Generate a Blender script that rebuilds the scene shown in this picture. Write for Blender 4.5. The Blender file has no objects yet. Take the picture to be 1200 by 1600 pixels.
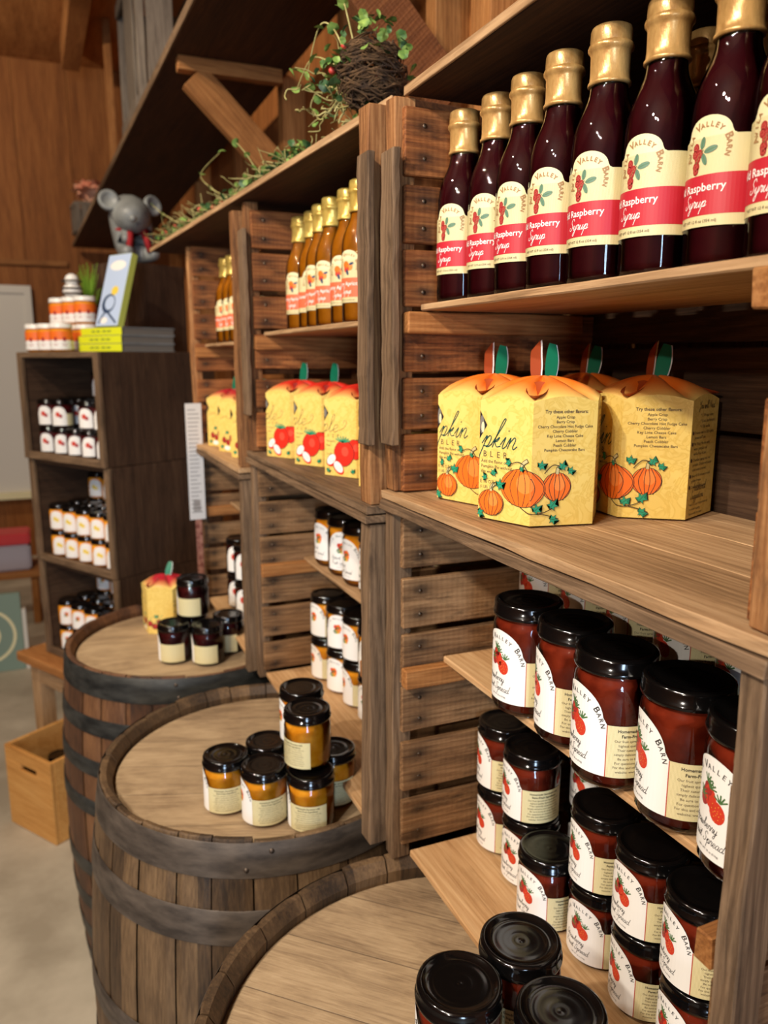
import bpy, bmesh, math, random
from mathutils import Vector, Matrix
random.seed(7)
S = bpy.context.scene
COL = S.collection
PI = math.pi
EYE = 1.62            # camera height above the floor; z below is written from eye level and lifted at the end

# ------------------------------------------------------------------ camera
F = 1220.0; VX, VY = 75.0, 560.0
pit = math.atan2(800 - VY, F)
yaw = math.atan2(600 - VX, F * math.cos(pit) + (800 - VY) * math.sin(pit))
fw = Vector((math.sin(yaw) * math.cos(pit), math.cos(yaw) * math.cos(pit), -math.sin(pit)))
rt = Vector((math.cos(yaw), -math.sin(yaw), 0)); up = rt.cross(fw)
cd = bpy.data.cameras.new('camera'); cam = bpy.data.objects.new('camera', cd); COL.objects.link(cam)
cam.matrix_world = Matrix(((rt.x, up.x, -fw.x, 0), (rt.y, up.y, -fw.y, 0), (rt.z, up.z, -fw.z, 0), (0, 0, 0, 1)))
cd.sensor_fit = 'VERTICAL'; cd.sensor_height = 36; cd.lens = F / 1600 * 36
cd.dof.use_dof = True; cd.dof.focus_distance = 0.76; cd.dof.aperture_fstop = cd.lens / 1000 / 0.0046
cd.clip_start = .02
S.camera = cam

# ------------------------------------------------------------------ light, world, exposure
S.view_settings.view_transform = 'Standard'; S.view_settings.look = 'None'
S.view_settings.gamma = 1; S.view_settings.use_curve_mapping = False
S.view_settings.exposure = 0.92
W = bpy.data.worlds.new('world'); S.world = W; W.use_nodes = True
W.node_tree.nodes['Background'].inputs[0].default_value = (.9, .75, .58, 1)
W.node_tree.nodes['Background'].inputs[1].default_value = 0.035
S.cycles.max_bounces = 8; S.cycles.transparent_max_bounces = 24
S.cycles.caustics_reflective = False; S.cycles.caustics_refractive = False
S.cycles.sample_clamp_indirect = 3.0

def lamp(kind, loc, power, color, size, aim=None, angle=None, size_y=None):
    d = bpy.data.lights.new('scene_light', kind); d.energy = power; d.color = color
    if kind == 'AREA':
        d.shape = 'RECTANGLE'; d.size = size; d.size_y = size_y or size
    else:
        d.shadow_soft_size = size
    if kind == 'SPOT':
        d.spot_size = math.radians(angle); d.spot_blend = .6
    o = bpy.data.objects.new('scene_light', d); COL.objects.link(o); o.location = loc
    if aim is not None:
        o.rotation_euler = (Vector(aim) - Vector(loc)).to_track_quat('-Z', 'Y').to_euler()
    return o
WARM = (1.0, .86, .68); WARM2 = (1, .91, .80)
lamp('SPOT', (-1.15, -.40, 1.12), 38, WARM2, .045, (.5, .7, -.25), 85)
lamp('SPOT', (-1.22, -.16, 1.15), 21, WARM2, .04, (.5, .8, -.25), 85)
lamp('SPOT', (-1.2, .15, 1.25), 66, WARM2, .035, (.3, 1.3, -.75), 75)
lamp('SPOT', (-1.1, 1.1, 1.6), 56, WARM, .035, (.35, 2.3, -.4), 100)
lamp('SPOT', (-.9, 2.2, 1.7), 60, WARM, .04, (.2, 3.4, -.5), 100)
lamp('SPOT', (-1.0, 4.9, 1.8), 55, WARM, .05, (.2, 6.8, .6), 120)
lamp('POINT', (-1.9, -1.15, .72), 46, WARM2, .03)  # added fill lamp, no fixture; brightens the labels that face the camera
lamp('AREA', (-1.3, -3.95, -.2), 60, (.55, .75, 1.0), .55, (-.6, 0, -.3), size_y=1.9)      # daylight in the doorway behind

# ------------------------------------------------------------------ materials
def lin(c):
    return tuple((x / 12.92 if x <= .04045 else ((x + .055) / 1.055) ** 2.4) for x in c)
def rgb(r, g, b): return (*lin((r / 255, g / 255, b / 255)), 1)
class NT:
    def __init__(s, name):
        s.m = bpy.data.materials.new(name); s.m.use_nodes = True; s.t = s.m.node_tree
        s.b = s.t.nodes['Principled BSDF']; s.out = s.t.nodes['Material Output']
    def n(s, typ, **kw):
        x = s.t.nodes.new(typ)
        for k, v in kw.items():
            if k.startswith('i_'):
                key = k[2:]; key = int(key) if key.isdigit() else key.replace('_', ' ')
                if isinstance(v, bpy.types.NodeSocket): s.t.links.new(v, x.inputs[key])
                else: x.inputs[key].default_value = v
            else: setattr(x, k, v)
        return x
    def l(s, a, b): s.t.links.new(a, b)
    def math(s, op, a, b=None, c=None):
        x = s.t.nodes.new('ShaderNodeMath'); x.operation = op
        for i, v in enumerate((a, b, c)):
            if v is None: continue
            if isinstance(v, bpy.types.NodeSocket): s.l(v, x.inputs[i])
            else: x.inputs[i].default_value = v
        return x.outputs[0]
    def ramp(s, fac, stops):
        x = s.t.nodes.new('ShaderNodeValToRGB'); s.l(fac, x.inputs[0]); e = x.color_ramp.elements
        e[0].position, e[0].color = stops[0]; e[1].position, e[1].color = stops[-1]
        for p, c in stops[1:-1]:
            k = e.new(p); k.color = c
        return x.outputs[0]
    def mix(s, fac, a, b, mode='MIX'):
        x = s.t.nodes.new('ShaderNodeMix'); x.data_type = 'RGBA'; x.blend_type = mode
        for i, v in ((0, fac), (6, a), (7, b)):
            if isinstance(v, bpy.types.NodeSocket): s.l(v, x.inputs[i])
            else: x.inputs[i].default_value = v
        return x.outputs[2]
def plain(name, c, rough=.5, metal=0, coat=0, **kw):
    m = NT(name); m.b.inputs['Base Color'].default_value = c; m.b.inputs['Roughness'].default_value = rough
    m.b.inputs['Metallic'].default_value = metal; m.b.inputs['Coat Weight'].default_value = coat
    m.b.inputs['Coat Roughness'].default_value = .05
    for k, v in kw.items(): m.b.inputs[k.replace('_', ' ')].default_value = v
    return m.m
def wood(name, dark, mid, light, axis=1, rough=.75, stain=.5, fine=1.0, bump=.35, nails=False, saw=False, var=.25, scale=1.0):
    m = NT(name); tc = m.n('ShaderNodeTexCoord'); oi = m.n('ShaderNodeObjectInfo')
    off = m.n('ShaderNodeVectorMath', operation='SCALE'); off.inputs[0].default_value = (37, 53, 71); m.l(oi.outputs['Random'], off.inputs[3])
    ad = m.n('ShaderNodeVectorMath', operation='ADD'); m.l(tc.outputs['Object'], ad.inputs[0]); m.l(off.outputs[0], ad.inputs[1])
    def mp(a, b):
        sc = [b * scale] * 3; sc[axis] = a * scale
        x = m.n('ShaderNodeMapping'); m.l(ad.outputs[0], x.inputs[0]); x.inputs['Scale'].default_value = sc; return x.outputs[0]
    big = m.n('ShaderNodeTexNoise', i_Vector=mp(2.0, 24), i_Scale=1.0, i_Detail=4.0, i_Distortion=.8).outputs[0]
    grain = m.n('ShaderNodeTexNoise', i_Vector=mp(14, 420), i_Scale=1.0, i_Detail=6.0, i_Roughness=.7, i_Distortion=.5).outputs[0]
    ring = m.n('ShaderNodeTexWave', i_Vector=mp(2.4, 60), i_Scale=1.0, i_Distortion=9.0, i_Detail=3.0); ring.inputs['Detail Scale'].default_value = 1.2
    ring.bands_direction = 'DIAGONAL'
    f = m.math('ADD', m.math('MULTIPLY', grain, .55), m.math('ADD', m.math('MULTIPLY', big, .45), m.math('MULTIPLY', ring.outputs['Fac'], .11)))
    col = m.ramp(f, [(.32, dark), (.53, mid), (.78, light)])
    st = m.n('ShaderNodeTexNoise', i_Vector=mp(9, 34), i_Scale=1.0, i_Detail=5.0, i_Roughness=.75).outputs[0]
    stf = m.ramp(st, [(.515, (0, 0, 0, 1)), (.72, (1, 1, 1, 1))])
    sc = m.math('MULTIPLY', stf, stain)
    col = m.mix(sc, col, tuple(x * .22 for x in dark[:3]) + (1,))
    if nails:
        sep = m.n('ShaderNodeSeparateXYZ'); m.l(tc.outputs['Object'], sep.inputs[0])
        wob = m.math('MULTIPLY', m.math('SUBTRACT', st, .5), .03)
        for dz in (.019, -.019):
            dx = m.math('MULTIPLY', m.math('SUBTRACT', sep.outputs[0], .027), .55)
            dzz = m.math('ADD', m.math('SUBTRACT', sep.outputs[2], dz), wob)
            r = m.math('SQRT', m.math('ADD', m.math('POWER', dx, 2), m.math('POWER', dzz, 2)))
            k = m.ramp(r, [(.002, (.85, .85, .85, 1)), (.009, (.35, .35, .35, 1)), (.020, (0, 0, 0, 1))])
            col = m.mix(k, col, (.012, .007, .004, 1))
    hsv = m.n('ShaderNodeHueSaturation'); m.l(col, hsv.inputs['Color'])
    m.l(m.math('ADD', m.math('MULTIPLY', oi.outputs['Random'], var), 1 - var / 2), hsv.inputs['Value'])
    m.l(hsv.outputs[0], m.b.inputs['Base Color']); m.b.inputs['Roughness'].default_value = rough
    m.b.inputs['Specular IOR Level'].default_value = .3
    h = m.math('ADD', m.math('MULTIPLY', grain, 1.0), m.math('MULTIPLY', ring.outputs['Fac'], .3))
    if saw:
        oth = 2 if axis != 2 else 1
        sw = m.n('ShaderNodeTexWave', i_Vector=ad.outputs[0], i_Scale=38.0, i_Distortion=1.5, i_Detail=2.0); sw.bands_direction = 'XYZ'[axis]
        sw2 = m.n('ShaderNodeTexWave', i_Vector=ad.outputs[0], i_Scale=60.0, i_Distortion=1.0, i_Detail=2.0); sw2.bands_direction = 'XYZ'[oth]
        h = m.math('ADD', h, m.math('ADD', m.math('MULTIPLY', sw.outputs['Fac'], .22), m.math('MULTIPLY', sw2.outputs['Fac'], .16)))
    bp = m.n('ShaderNodeBump', i_Strength=bump, i_Distance=.0012); m.l(h, bp.inputs['Height']); m.l(bp.outputs[0], m.b.inputs['Normal'])
    return m.m
M = {}
dk, md, lt = rgb(62, 36, 18), rgb(132, 86, 48), rgb(188, 138, 88)
for i, a in enumerate('xyz'):
    M['crate_' + a] = wood('crate_wood_' + a, dk, md, lt, i, stain=.65, saw=True, bump=.5)
    M['old_' + a] = wood('weathered_wood_' + a, rgb(54, 40, 28), rgb(108, 84, 61), rgb(148, 120, 91), i, stain=.5, bump=.5)
    M['board_' + a] = wood('shelf_wood_' + a, rgb(116, 86, 56), rgb(164, 128, 90), rgb(200, 164, 122), i, stain=.22, bump=.25, var=.12)
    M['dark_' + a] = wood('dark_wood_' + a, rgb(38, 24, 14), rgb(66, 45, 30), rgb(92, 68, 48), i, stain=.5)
    M['wall_' + a] = wood('wall_wood_' + a, rgb(96, 54, 22), rgb(140, 84, 38), rgb(172, 112, 58), i, stain=.2, bump=.15, scale=.5)
    M['beam_' + a] = wood('beam_wood_' + a, rgb(104, 62, 28), rgb(152, 98, 50), rgb(190, 134, 78), i, stain=.3, saw=True, bump=.4)
for i, a in enumerate('y'): M['under'] = wood('dark_shelf_wood', rgb(36, 20, 9), rgb(64, 37, 18), rgb(90, 56, 30), 1, stain=.2, bump=.15)  # wood darkened to stand in for shade on the boards' undersides
M['slat'] = wood('slat_wood', rgb(60, 29, 12), rgb(134, 78, 38), rgb(184, 120, 66), 0, stain=.8, saw=True, bump=.6, nails=True)
M['slat_old'] = wood('slat_wood_grey', rgb(66, 44, 26), rgb(128, 93, 60), rgb(170, 132, 92), 0, stain=.75, saw=True, bump=.6, nails=True)
M['pale'] = wood('pale_plywood', rgb(150, 108, 66), rgb(186, 144, 98), rgb(212, 174, 128), 1, stain=.18, bump=.15, var=.1)
M['pine'] = wood('orange_pine', rgb(160, 104, 44), rgb(198, 140, 72), rgb(220, 168, 98), 0, stain=.1, bump=.1)
M['rough_beam'] = wood('rough_sawn_beam', rgb(70, 36, 16), rgb(118, 68, 34), rgb(150, 94, 52), 2, stain=.4, saw=True, bump=1.0, scale=1.5)
M['grey'] = wood('grey_barnwood', rgb(62, 54, 46), rgb(104, 92, 80), rgb(136, 124, 108), 2, stain=.3)
M['nail'] = plain('nail', rgb(95, 80, 66), .45, 1)
M['iron_grey'] = plain('hoop_steel', rgb(92, 80, 70), .5, .75)

def streaky(name, c1, c2, metal=0, rough=.5, sc=(3, 3, 40), coat=0, bump=0):
    m = NT(name); tc = m.n('ShaderNodeTexCoord'); mp = m.n('ShaderNodeMapping'); m.l(tc.outputs['Object'], mp.inputs[0]); mp.inputs['Scale'].default_value = sc
    nz = m.n('ShaderNodeTexNoise', i_Vector=mp.outputs[0], i_Scale=1.0, i_Detail=5.0, i_Roughness=.6)
    m.l(m.ramp(nz.outputs[0], [(.35, c1), (.68, c2)]), m.b.inputs['Base Color'])
    m.b.inputs['Metallic'].default_value = metal; m.b.inputs['Roughness'].default_value = rough; m.b.inputs['Coat Weight'].default_value = coat
    if bump:
        bp = m.n('ShaderNodeBump', i_Strength=bump, i_Distance=.002); m.l(nz.outputs[0], bp.inputs['Height']); m.l(bp.outputs[0], m.b.inputs['Normal'])
    return m.m
M['hoop'] = streaky('barrel_hoop_brown', rgb(62, 54, 47), rgb(104, 92, 80), .35, .55, (14, 14, 50))
M['hoop_black'] = streaky('barrel_hoop_black', rgb(30, 31, 30), rgb(66, 66, 62), .3, .5, (14, 14, 40))
M['concrete'] = streaky('concrete_floor', rgb(150, 138, 118), rgb(196, 184, 162), 0, .6, (2.2, 2.2, 2.2))
M['gold'] = streaky('gold_capsule', rgb(166, 120, 64), rgb(222, 176, 108), .35, .3, (60, 60, 30), bump=.5)
M['gold2'] = streaky('pale_gold_capsule', rgb(188, 148, 60), rgb(240, 208, 112), .4, .28, (60, 60, 30), bump=.5)
M['twig'] = streaky('dry_twig', rgb(46, 30, 18), rgb(112, 82, 50), 0, .8, (60, 60, 60))
M['stem'] = streaky('vine_stem', rgb(138, 128, 70), rgb(186, 176, 116), 0, .7, (40, 40, 40))
M['leaf'] = streaky('vine_leaf', rgb(66, 104, 44), rgb(150, 176, 84), 0, .55, (50, 50, 50))
M['leaf_dark'] = streaky('dark_leaf', rgb(34, 62, 38), rgb(80, 116, 64), 0, .5, (50, 50, 50))
M['autumn'] = streaky('autumn_leaf', rgb(222, 142, 110), rgb(244, 196, 160), 0, .7, (20, 20, 20))
M['bud'] = plain('red_bud', rgb(186, 60, 48), .5)
M['white'] = plain('white_print', rgb(244, 240, 232), .55)
M['cream'] = plain('cream_print', rgb(232, 220, 172), .55)
M['stripe'] = plain('cream_stripe', rgb(206, 190, 134), .55)
M['black'] = plain('black_print', rgb(34, 28, 26), .6)
M['brown_ink'] = plain('brown_print', rgb(164, 122, 76), .6)
M['text_ink'] = plain('grey_brown_print', rgb(86, 66, 50), .6)
M['red_band'] = plain('red_print', rgb(188, 34, 48), .5)
M['red_line'] = plain('red_line_print', rgb(190, 80, 66), .5)
M['orange_band'] = plain('coral_print', rgb(228, 108, 70), .5)
M['berry'] = plain('berry_print', rgb(206, 58, 36), .5)
M['berry_d'] = plain('dark_berry_print', rgb(158, 40, 40), .5)
M['green'] = plain('green_print', rgb(74, 112, 62), .5)
M['green_t'] = plain('teal_print', rgb(40, 152, 112), .5)
M['sage'] = plain('sage_print', rgb(96, 130, 106), .5)
M['yellow_ink'] = plain('yellow_print', rgb(236, 206, 76), .5)
M['orange_ink'] = plain('orange_print', rgb(240, 112, 30), .5)
M['orange_hi'] = plain('light_orange_print', rgb(248, 138, 60), .5)
M['apple_ink'] = plain('apple_red_print', rgb(226, 44, 26), .5)
M['apple_hi'] = plain('apple_highlight_print', rgb(236, 78, 56), .5)
M['teal_ink'] = plain('dark_teal_print', rgb(18, 70, 66), .5)
M['lid'] = plain('black_lid', rgb(9, 8, 8), .14, 0, .3)
M['lid_white'] = plain('white_lid', rgb(236, 232, 224), .3)
M['blue'] = plain('pale_blue_print', rgb(186, 204, 232), .5)
M['navy'] = plain('navy_print', rgb(46, 66, 96), .5)
M['page'] = plain('page_edge', rgb(120, 114, 104), .7)
M['neon'] = plain('yellow_card', rgb(226, 232, 36), .5)
M['figure'] = streaky('grey_glaze', rgb(112, 114, 112), rgb(150, 152, 148), 0, .45, (9, 9, 9))
M['cloth_red'] = plain('red_cloth', rgb(150, 18, 24), .8)
M['door'] = plain('door_paint', rgb(214, 206, 190), .5)
M['teal_board'] = plain('grey_green_paint', rgb(128, 146, 128), .6)
M['tin_red'] = plain('red_paint', rgb(196, 40, 30), .5)
M['lilac'] = plain('grey_lilac', rgb(168, 158, 162), .6)
M['paper'] = plain('sheet_paper', rgb(206, 204, 202), .6)
M['paper_line'] = plain('sheet_line', rgb(150, 148, 148), .6)
M['slot'] = plain('slot_shadow_wood', rgb(70, 44, 22), .9)
def glass(name, tint):
    m = NT(name); t = m.t; t.nodes.remove(m.b)
    tr = m.n('ShaderNodeBsdfTransparent'); tr.inputs[0].default_value = tint
    gl = m.n('ShaderNodeBsdfGlossy'); gl.inputs['Roughness'].default_value = .012
    fr = m.n('ShaderNodeFresnel'); fr.inputs[0].default_value = 1.5
    mx = m.n('ShaderNodeMixShader'); m.l(fr.outputs[0], mx.inputs[0]); m.l(tr.outputs[0], mx.inputs[1]); m.l(gl.outputs[0], mx.inputs[2])
    m.l(mx.outputs[0], m.out.inputs[0]); return m.m
M['glass'] = glass('clear_glass', (.97, .98, .97, 1))
def jam(name, c1, c2, sss=.15, rough=.35):
    m = NT(name); tc = m.n('ShaderNodeTexCoord')
    nz = m.n('ShaderNodeTexNoise', i_Vector=tc.outputs['Object'], i_Scale=45.0, i_Detail=3.0)
    m.l(m.ramp(nz.outputs[0], [(.35, c1), (.7, c2)]), m.b.inputs['Base Color'])
    m.b.inputs['Roughness'].default_value = rough; m.b.inputs['Specular IOR Level'].default_value = .06
    return m.m
M['strawberry'] = jam('strawberry_jam', rgb(98, 28, 14), rgb(134, 46, 24))
M['apricot'] = jam('apricot_jam', rgb(222, 128, 16), rgb(246, 164, 44))
M['berryjam'] = jam('dark_berry_jam', rgb(48, 10, 12), rgb(74, 18, 18))
M['honey'] = jam('orange_fill', rgb(214, 130, 30), rgb(236, 156, 50))
M['syrup_red'] = jam('raspberry_syrup', rgb(40, 2, 7), rgb(50, 4, 9), rough=.5)
M['syrup_gold'] = jam('apricot_syrup', rgb(142, 78, 5), rgb(162, 94, 12), rough=.5)
def carton():
    m = NT('box_yellow'); tc = m.n('ShaderNodeTexCoord')
    nz = m.n('ShaderNodeTexNoise', i_Vector=tc.outputs['Object'], i_Scale=38.0, i_Detail=2.0, i_Distortion=2.5)
    m.l(m.ramp(nz.outputs[0], [(.46, rgb(238, 206, 112)), (.52, rgb(226, 190, 92)), (.6, rgb(236, 202, 106))]), m.b.inputs['Base Color'])
    m.b.inputs['Roughness'].default_value = .45; return m.m
M['carton'] = carton()
def carton_top(name, c_in):
    m = NT(name); tc = m.n('ShaderNodeTexCoord'); sp = m.n('ShaderNodeSeparateXYZ'); m.l(tc.outputs['Object'], sp.inputs[0])
    r = m.math('SQRT', m.math('ADD', m.math('POWER', sp.outputs[0], 2), m.math('POWER', sp.outputs[1], 2)))
    m.l(m.ramp(r, [(.036, c_in), (.056, tuple(a * .6 + b * .4 for a, b in zip(c_in, rgb(248, 214, 120)))), (.068, rgb(248, 218, 122))]), m.b.inputs['Base Color'])
    m.b.inputs['Roughness'].default_value = .4; return m.m
M['top_orange'] = carton_top('box_top_orange', rgb(240, 118, 34))
M['top_red'] = carton_top('box_top_red', rgb(206, 42, 28))
M['top_cherry'] = carton_top('box_top_cherry', rgb(176, 30, 44))
M['inner_orange'] = plain('box_fold_orange', rgb(166, 68, 20), .6)
M['inner_red'] = plain('box_fold_red', rgb(136, 28, 20), .6)
M['rust'] = plain('rust_tab', rgb(150, 62, 26), .5)
M['leafgreen'] = plain('green_tab', rgb(14, 120, 84), .5)
def stave_mat(name, dark, mid, light, n=26):
    m = NT(name); tc = m.n('ShaderNodeTexCoord'); sp = m.n('ShaderNodeSeparateXYZ'); m.l(tc.outputs['Object'], sp.inputs[0])
    a = m.math('ARCTAN2', sp.outputs[1], sp.outputs[0]); k = m.math('FLOOR', m.math('MULTIPLY', m.math('ADD', a, PI), n / (2 * PI)))
    wn = m.n('ShaderNodeTexWhiteNoise', noise_dimensions='1D'); m.l(k, wn.inputs['W'])
    mp = m.n('ShaderNodeMapping'); m.l(tc.outputs['Object'], mp.inputs[0]); mp.inputs['Scale'].default_value = (230, 230, 12)
    nz = m.n('ShaderNodeTexNoise', i_Vector=mp.outputs[0], i_Scale=1.0, i_Detail=5.0, i_Roughness=.7)
    mp2 = m.n('ShaderNodeMapping'); m.l(tc.outputs['Object'], mp2.inputs[0]); mp2.inputs['Scale'].default_value = (22, 22, 9)
    n2 = m.n('ShaderNodeTexNoise', i_Vector=mp2.outputs[0], i_Scale=1.0, i_Detail=4.0)
    f = m.math('ADD', m.math('MULTIPLY', nz.outputs[0], .5), m.math('ADD', m.math('MULTIPLY', n2.outputs[0], .35), m.math('MULTIPLY', wn.outputs[0], .2)))
    m.l(m.ramp(f, [(.34, dark), (.52, mid), (.74, light)]), m.b.inputs['Base Color']); m.b.inputs['Roughness'].default_value = .6
    bp = m.n('ShaderNodeBump', i_Strength=.4, i_Distance=.0015); m.l(nz.outputs[0], bp.inputs['Height']); m.l(bp.outputs[0], m.b.inputs['Normal'])
    return m.m
M['stave'] = stave_mat('oak_staves', rgb(44, 32, 21), rgb(86, 65, 43), rgb(130, 102, 70))
M['stave_red'] = stave_mat('oak_staves_red', rgb(46, 28, 17), rgb(88, 56, 34), rgb(130, 90, 56))
def head_mat(name, ang):
    m = NT(name); tc = m.n('ShaderNodeTexCoord'); ro = m.n('ShaderNodeMapping'); m.l(tc.outputs['Object'], ro.inputs[0]); ro.inputs['Rotation'].default_value = (0, 0, ang)
    sp = m.n('ShaderNodeSeparateXYZ'); m.l(ro.outputs[0], sp.inputs[0])
    yk = m.math('MULTIPLY', m.math('ADD', sp.outputs[1], 1), 1 / .098); k = m.math('FLOOR', yk); fr = m.math('FRACT', yk)
    wn = m.n('ShaderNodeTexWhiteNoise', noise_dimensions='1D'); m.l(k, wn.inputs['W'])
    mp = m.n('ShaderNodeMapping'); m.l(ro.outputs[0], mp.inputs[0]); mp.inputs['Scale'].default_value = (16, 380, 16)
    nz = m.n('ShaderNodeTexNoise', i_Vector=mp.outputs[0], i_Scale=1.0, i_Detail=6.0, i_Roughness=.7, i_Distortion=.4)
    mp2 = m.n('ShaderNodeMapping'); m.l(ro.outputs[0], mp2.inputs[0]); mp2.inputs['Scale'].default_value = (8, 34, 8)
    n2 = m.n('ShaderNodeTexNoise', i_Vector=mp2.outputs[0], i_Scale=1.0, i_Detail=6.0, i_Roughness=.72, i_Distortion=1.0)
    n3 = m.n('ShaderNodeTexNoise', i_Vector=ro.outputs[0], i_Scale=7.0, i_Detail=6.0, i_Roughness=.65, i_Distortion=1.2)
    f = m.math('ADD', m.math('MULTIPLY', nz.outputs[0], .38), m.math('ADD', m.math('MULTIPLY', n2.outputs[0], .36), m.math('ADD', m.math('MULTIPLY', wn.outputs[0], .07), m.math('MULTIPLY', n3.outputs[0], .24))))
    col = m.ramp(f, [(.33, rgb(78, 62, 46)), (.45, rgb(138, 114, 86)), (.56, rgb(172, 146, 112)), (.75, rgb(204, 178, 142))])
    gap = m.ramp(m.math('ABSOLUTE', m.math('SUBTRACT', fr, .5)), [(.488, (0, 0, 0, 1)), (.498, (.8, .8, .8, 1))])
    m.l(m.mix(gap, col, rgb(60, 42, 28)), m.b.inputs['Base Color']); m.b.inputs['Roughness'].default_value = .6
    hh = m.math('SUBTRACT', nz.outputs[0], gap)
    bp = m.n('ShaderNodeBump', i_Strength=.4, i_Distance=.0015); m.l(hh, bp.inputs['Height']); m.l(bp.outputs[0], m.b.inputs['Normal'])
    return m.m

# ------------------------------------------------------------------ object helpers
def mk(name, bm, mat, parent=None, smooth=False, link=True, loc=None, autos=None):
    me = bpy.data.meshes.new(name); bm.to_mesh(me); bm.free()
    o = bpy.data.objects.new(name, me)
    for x in (mat if isinstance(mat, (list, tuple)) else [mat]): me.materials.append(x)
    if smooth:
        me.polygons.foreach_set('use_smooth', [True] * len(me.polygons))
        if autos is not None:
            try: me.set_sharp_from_angle(angle=math.radians(autos))
            except Exception: pass
    if link: COL.objects.link(o)
    if parent is not None: o.parent = parent
    if loc is not None: o.location = loc
    return o
def tag(o, label, cat, group=None, kind=None):
    if label: o['label'] = label
    if cat: o['category'] = cat
    if group: o['group'] = group
    if kind: o['kind'] = kind
    return o
def emp(name, loc=(0, 0, 0), rz=0, link=True):
    o = bpy.data.objects.new(name, None); o.empty_display_size = .02
    if link: COL.objects.link(o)
    o.location = loc; o.rotation_euler = (0, 0, rz); return o
KIDS = {}
def kid(parent, o): KIDS.setdefault(parent.name, []).append(o); return o
def place(proto, loc, rz=0, label=None, cat=None, group=None, rx=0):
    r = proto.copy(); COL.objects.link(r); r.location = loc; r.rotation_euler = (rx, 0, rz)
    for c in KIDS.get(proto.name, []):
        k = c.copy(); COL.objects.link(k); k.parent = r
        for g in KIDS.get(c.name, []):
            d = g.copy(); COL.objects.link(d); d.parent = k
    tag(r, label, cat, group); return r
def box_bm(bm, a, b, bev=0.0):
    vs = [bm.verts.new((x, y, z)) for x in (a[0], b[0]) for y in (a[1], b[1]) for z in (a[2], b[2])]
    fs = [bm.faces.new([vs[i] for i in f]) for f in ((0, 1, 3, 2), (4, 6, 7, 5), (0, 4, 5, 1), (2, 3, 7, 6), (0, 2, 6, 4), (1, 5, 7, 3))]
    if bev: bmesh.ops.bevel(bm, geom=list({e for f in fs for e in f.edges}), offset=bev, segments=2, affect='EDGES')
    return vs
def board(name, a, b, mat, parent=None, jit=.0012, n=10, bev=.0015, origin=None, link=True):
    """A sawn plank: box a-b subdivided along its length with slightly uneven edges."""
    a = Vector(a); b = Vector(b); org = Vector(origin) if origin is not None else (a + b) / 2
    d = b - a; ax = max(range(3), key=lambda i: abs(d[i])); o1, o2 = [i for i in range(3) if i != ax]
    bm = bmesh.new(); rings = []
    for k in range(n + 1):
        t = k / n; ring = []
        for (s1, s2) in ((0, 0), (1, 0), (1, 1), (0, 1)):
            p = Vector((0, 0, 0)); p[ax] = a[ax] + d[ax] * t; p[o1] = a[o1] + d[o1] * s1; p[o2] = a[o2] + d[o2] * s2
            th = min(abs(d[o1]), abs(d[o2]))
            j = min(jit, th * .12)
            p[o1] += random.uniform(-j, j); p[o2] += random.uniform(-j, j) * .5
            if k in (0, n): p[ax] += random.uniform(-jit, jit) * .5
            ring.append(bm.verts.new(p - org))
        rings.append(ring)
    for k in range(n):
        for i in range(4):
            bm.faces.new((rings[k][i], rings[k][(i + 1) % 4], rings[k + 1][(i + 1) % 4], rings[k + 1][i]))
    bm.faces.new(rings[0]); bm.faces.new(rings[-1][::-1])
    bmesh.ops.recalc_face_normals(bm, faces=bm.faces)
    if bev:
        es = [e for e in bm.edges if e.calc_face_angle(0) > 1.0]
        bmesh.ops.bevel(bm, geom=es, offset=bev, segments=1, affect='EDGES')
    return mk(name, bm, mat, parent, link=link, loc=org)
def pboard(a, b, th, w_axis, name, mat, parent=None, width=.09, n=8, side=(0, 1, 0), jit=.0012):
    """plank from point a to point b; `side` = direction of its thickness (th), width across."""
    a = Vector(a); b = Vector(b); d = (b - a); L = d.length; x = d.normalized(); s = Vector(side).normalized(); w = x.cross(s).normalized(); s = w.cross(x)
    o = board(name, (-L / 2, -th / 2, -width / 2), (L / 2, th / 2, width / 2), mat, parent, jit=jit, n=n)
    R = Matrix((x, s, w)).transposed().to_4x4(); o.matrix_world = Matrix.Translation((a + b) / 2) @ R
    return o
def lathe(bm, prof, n=40, mat=0, cap=False):
    rings = []
    for r, z in prof:
        if r < 1e-6: rings.append([bm.verts.new((0, 0, z))])
        else: rings.append([bm.verts.new((r * math.cos(2 * PI * i / n), r * math.sin(2 * PI * i / n), z)) for i in range(n)])
    for A, B in zip(rings, rings[1:]):
        for i in range(n):
            j = (i + 1) % n
            if len(A) == 1 and len(B) == 1: continue
            if len(A) == 1: f = bm.faces.new((A[0], B[j], B[i]))
            elif len(B) == 1: f = bm.faces.new((A[i], A[j], B[0]))
            else: f = bm.faces.new((A[i], A[j], B[j], B[i]))
            f.material_index = mat
def lathe_obj(name, prof, mat, parent=None, n=40, link=True, autos=40, loc=None):
    bm = bmesh.new(); lathe(bm, prof, n); bmesh.ops.recalc_face_normals(bm, faces=bm.faces)
    return mk(name, bm, mat, parent, smooth=True, link=link, autos=autos, loc=loc)
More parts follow.
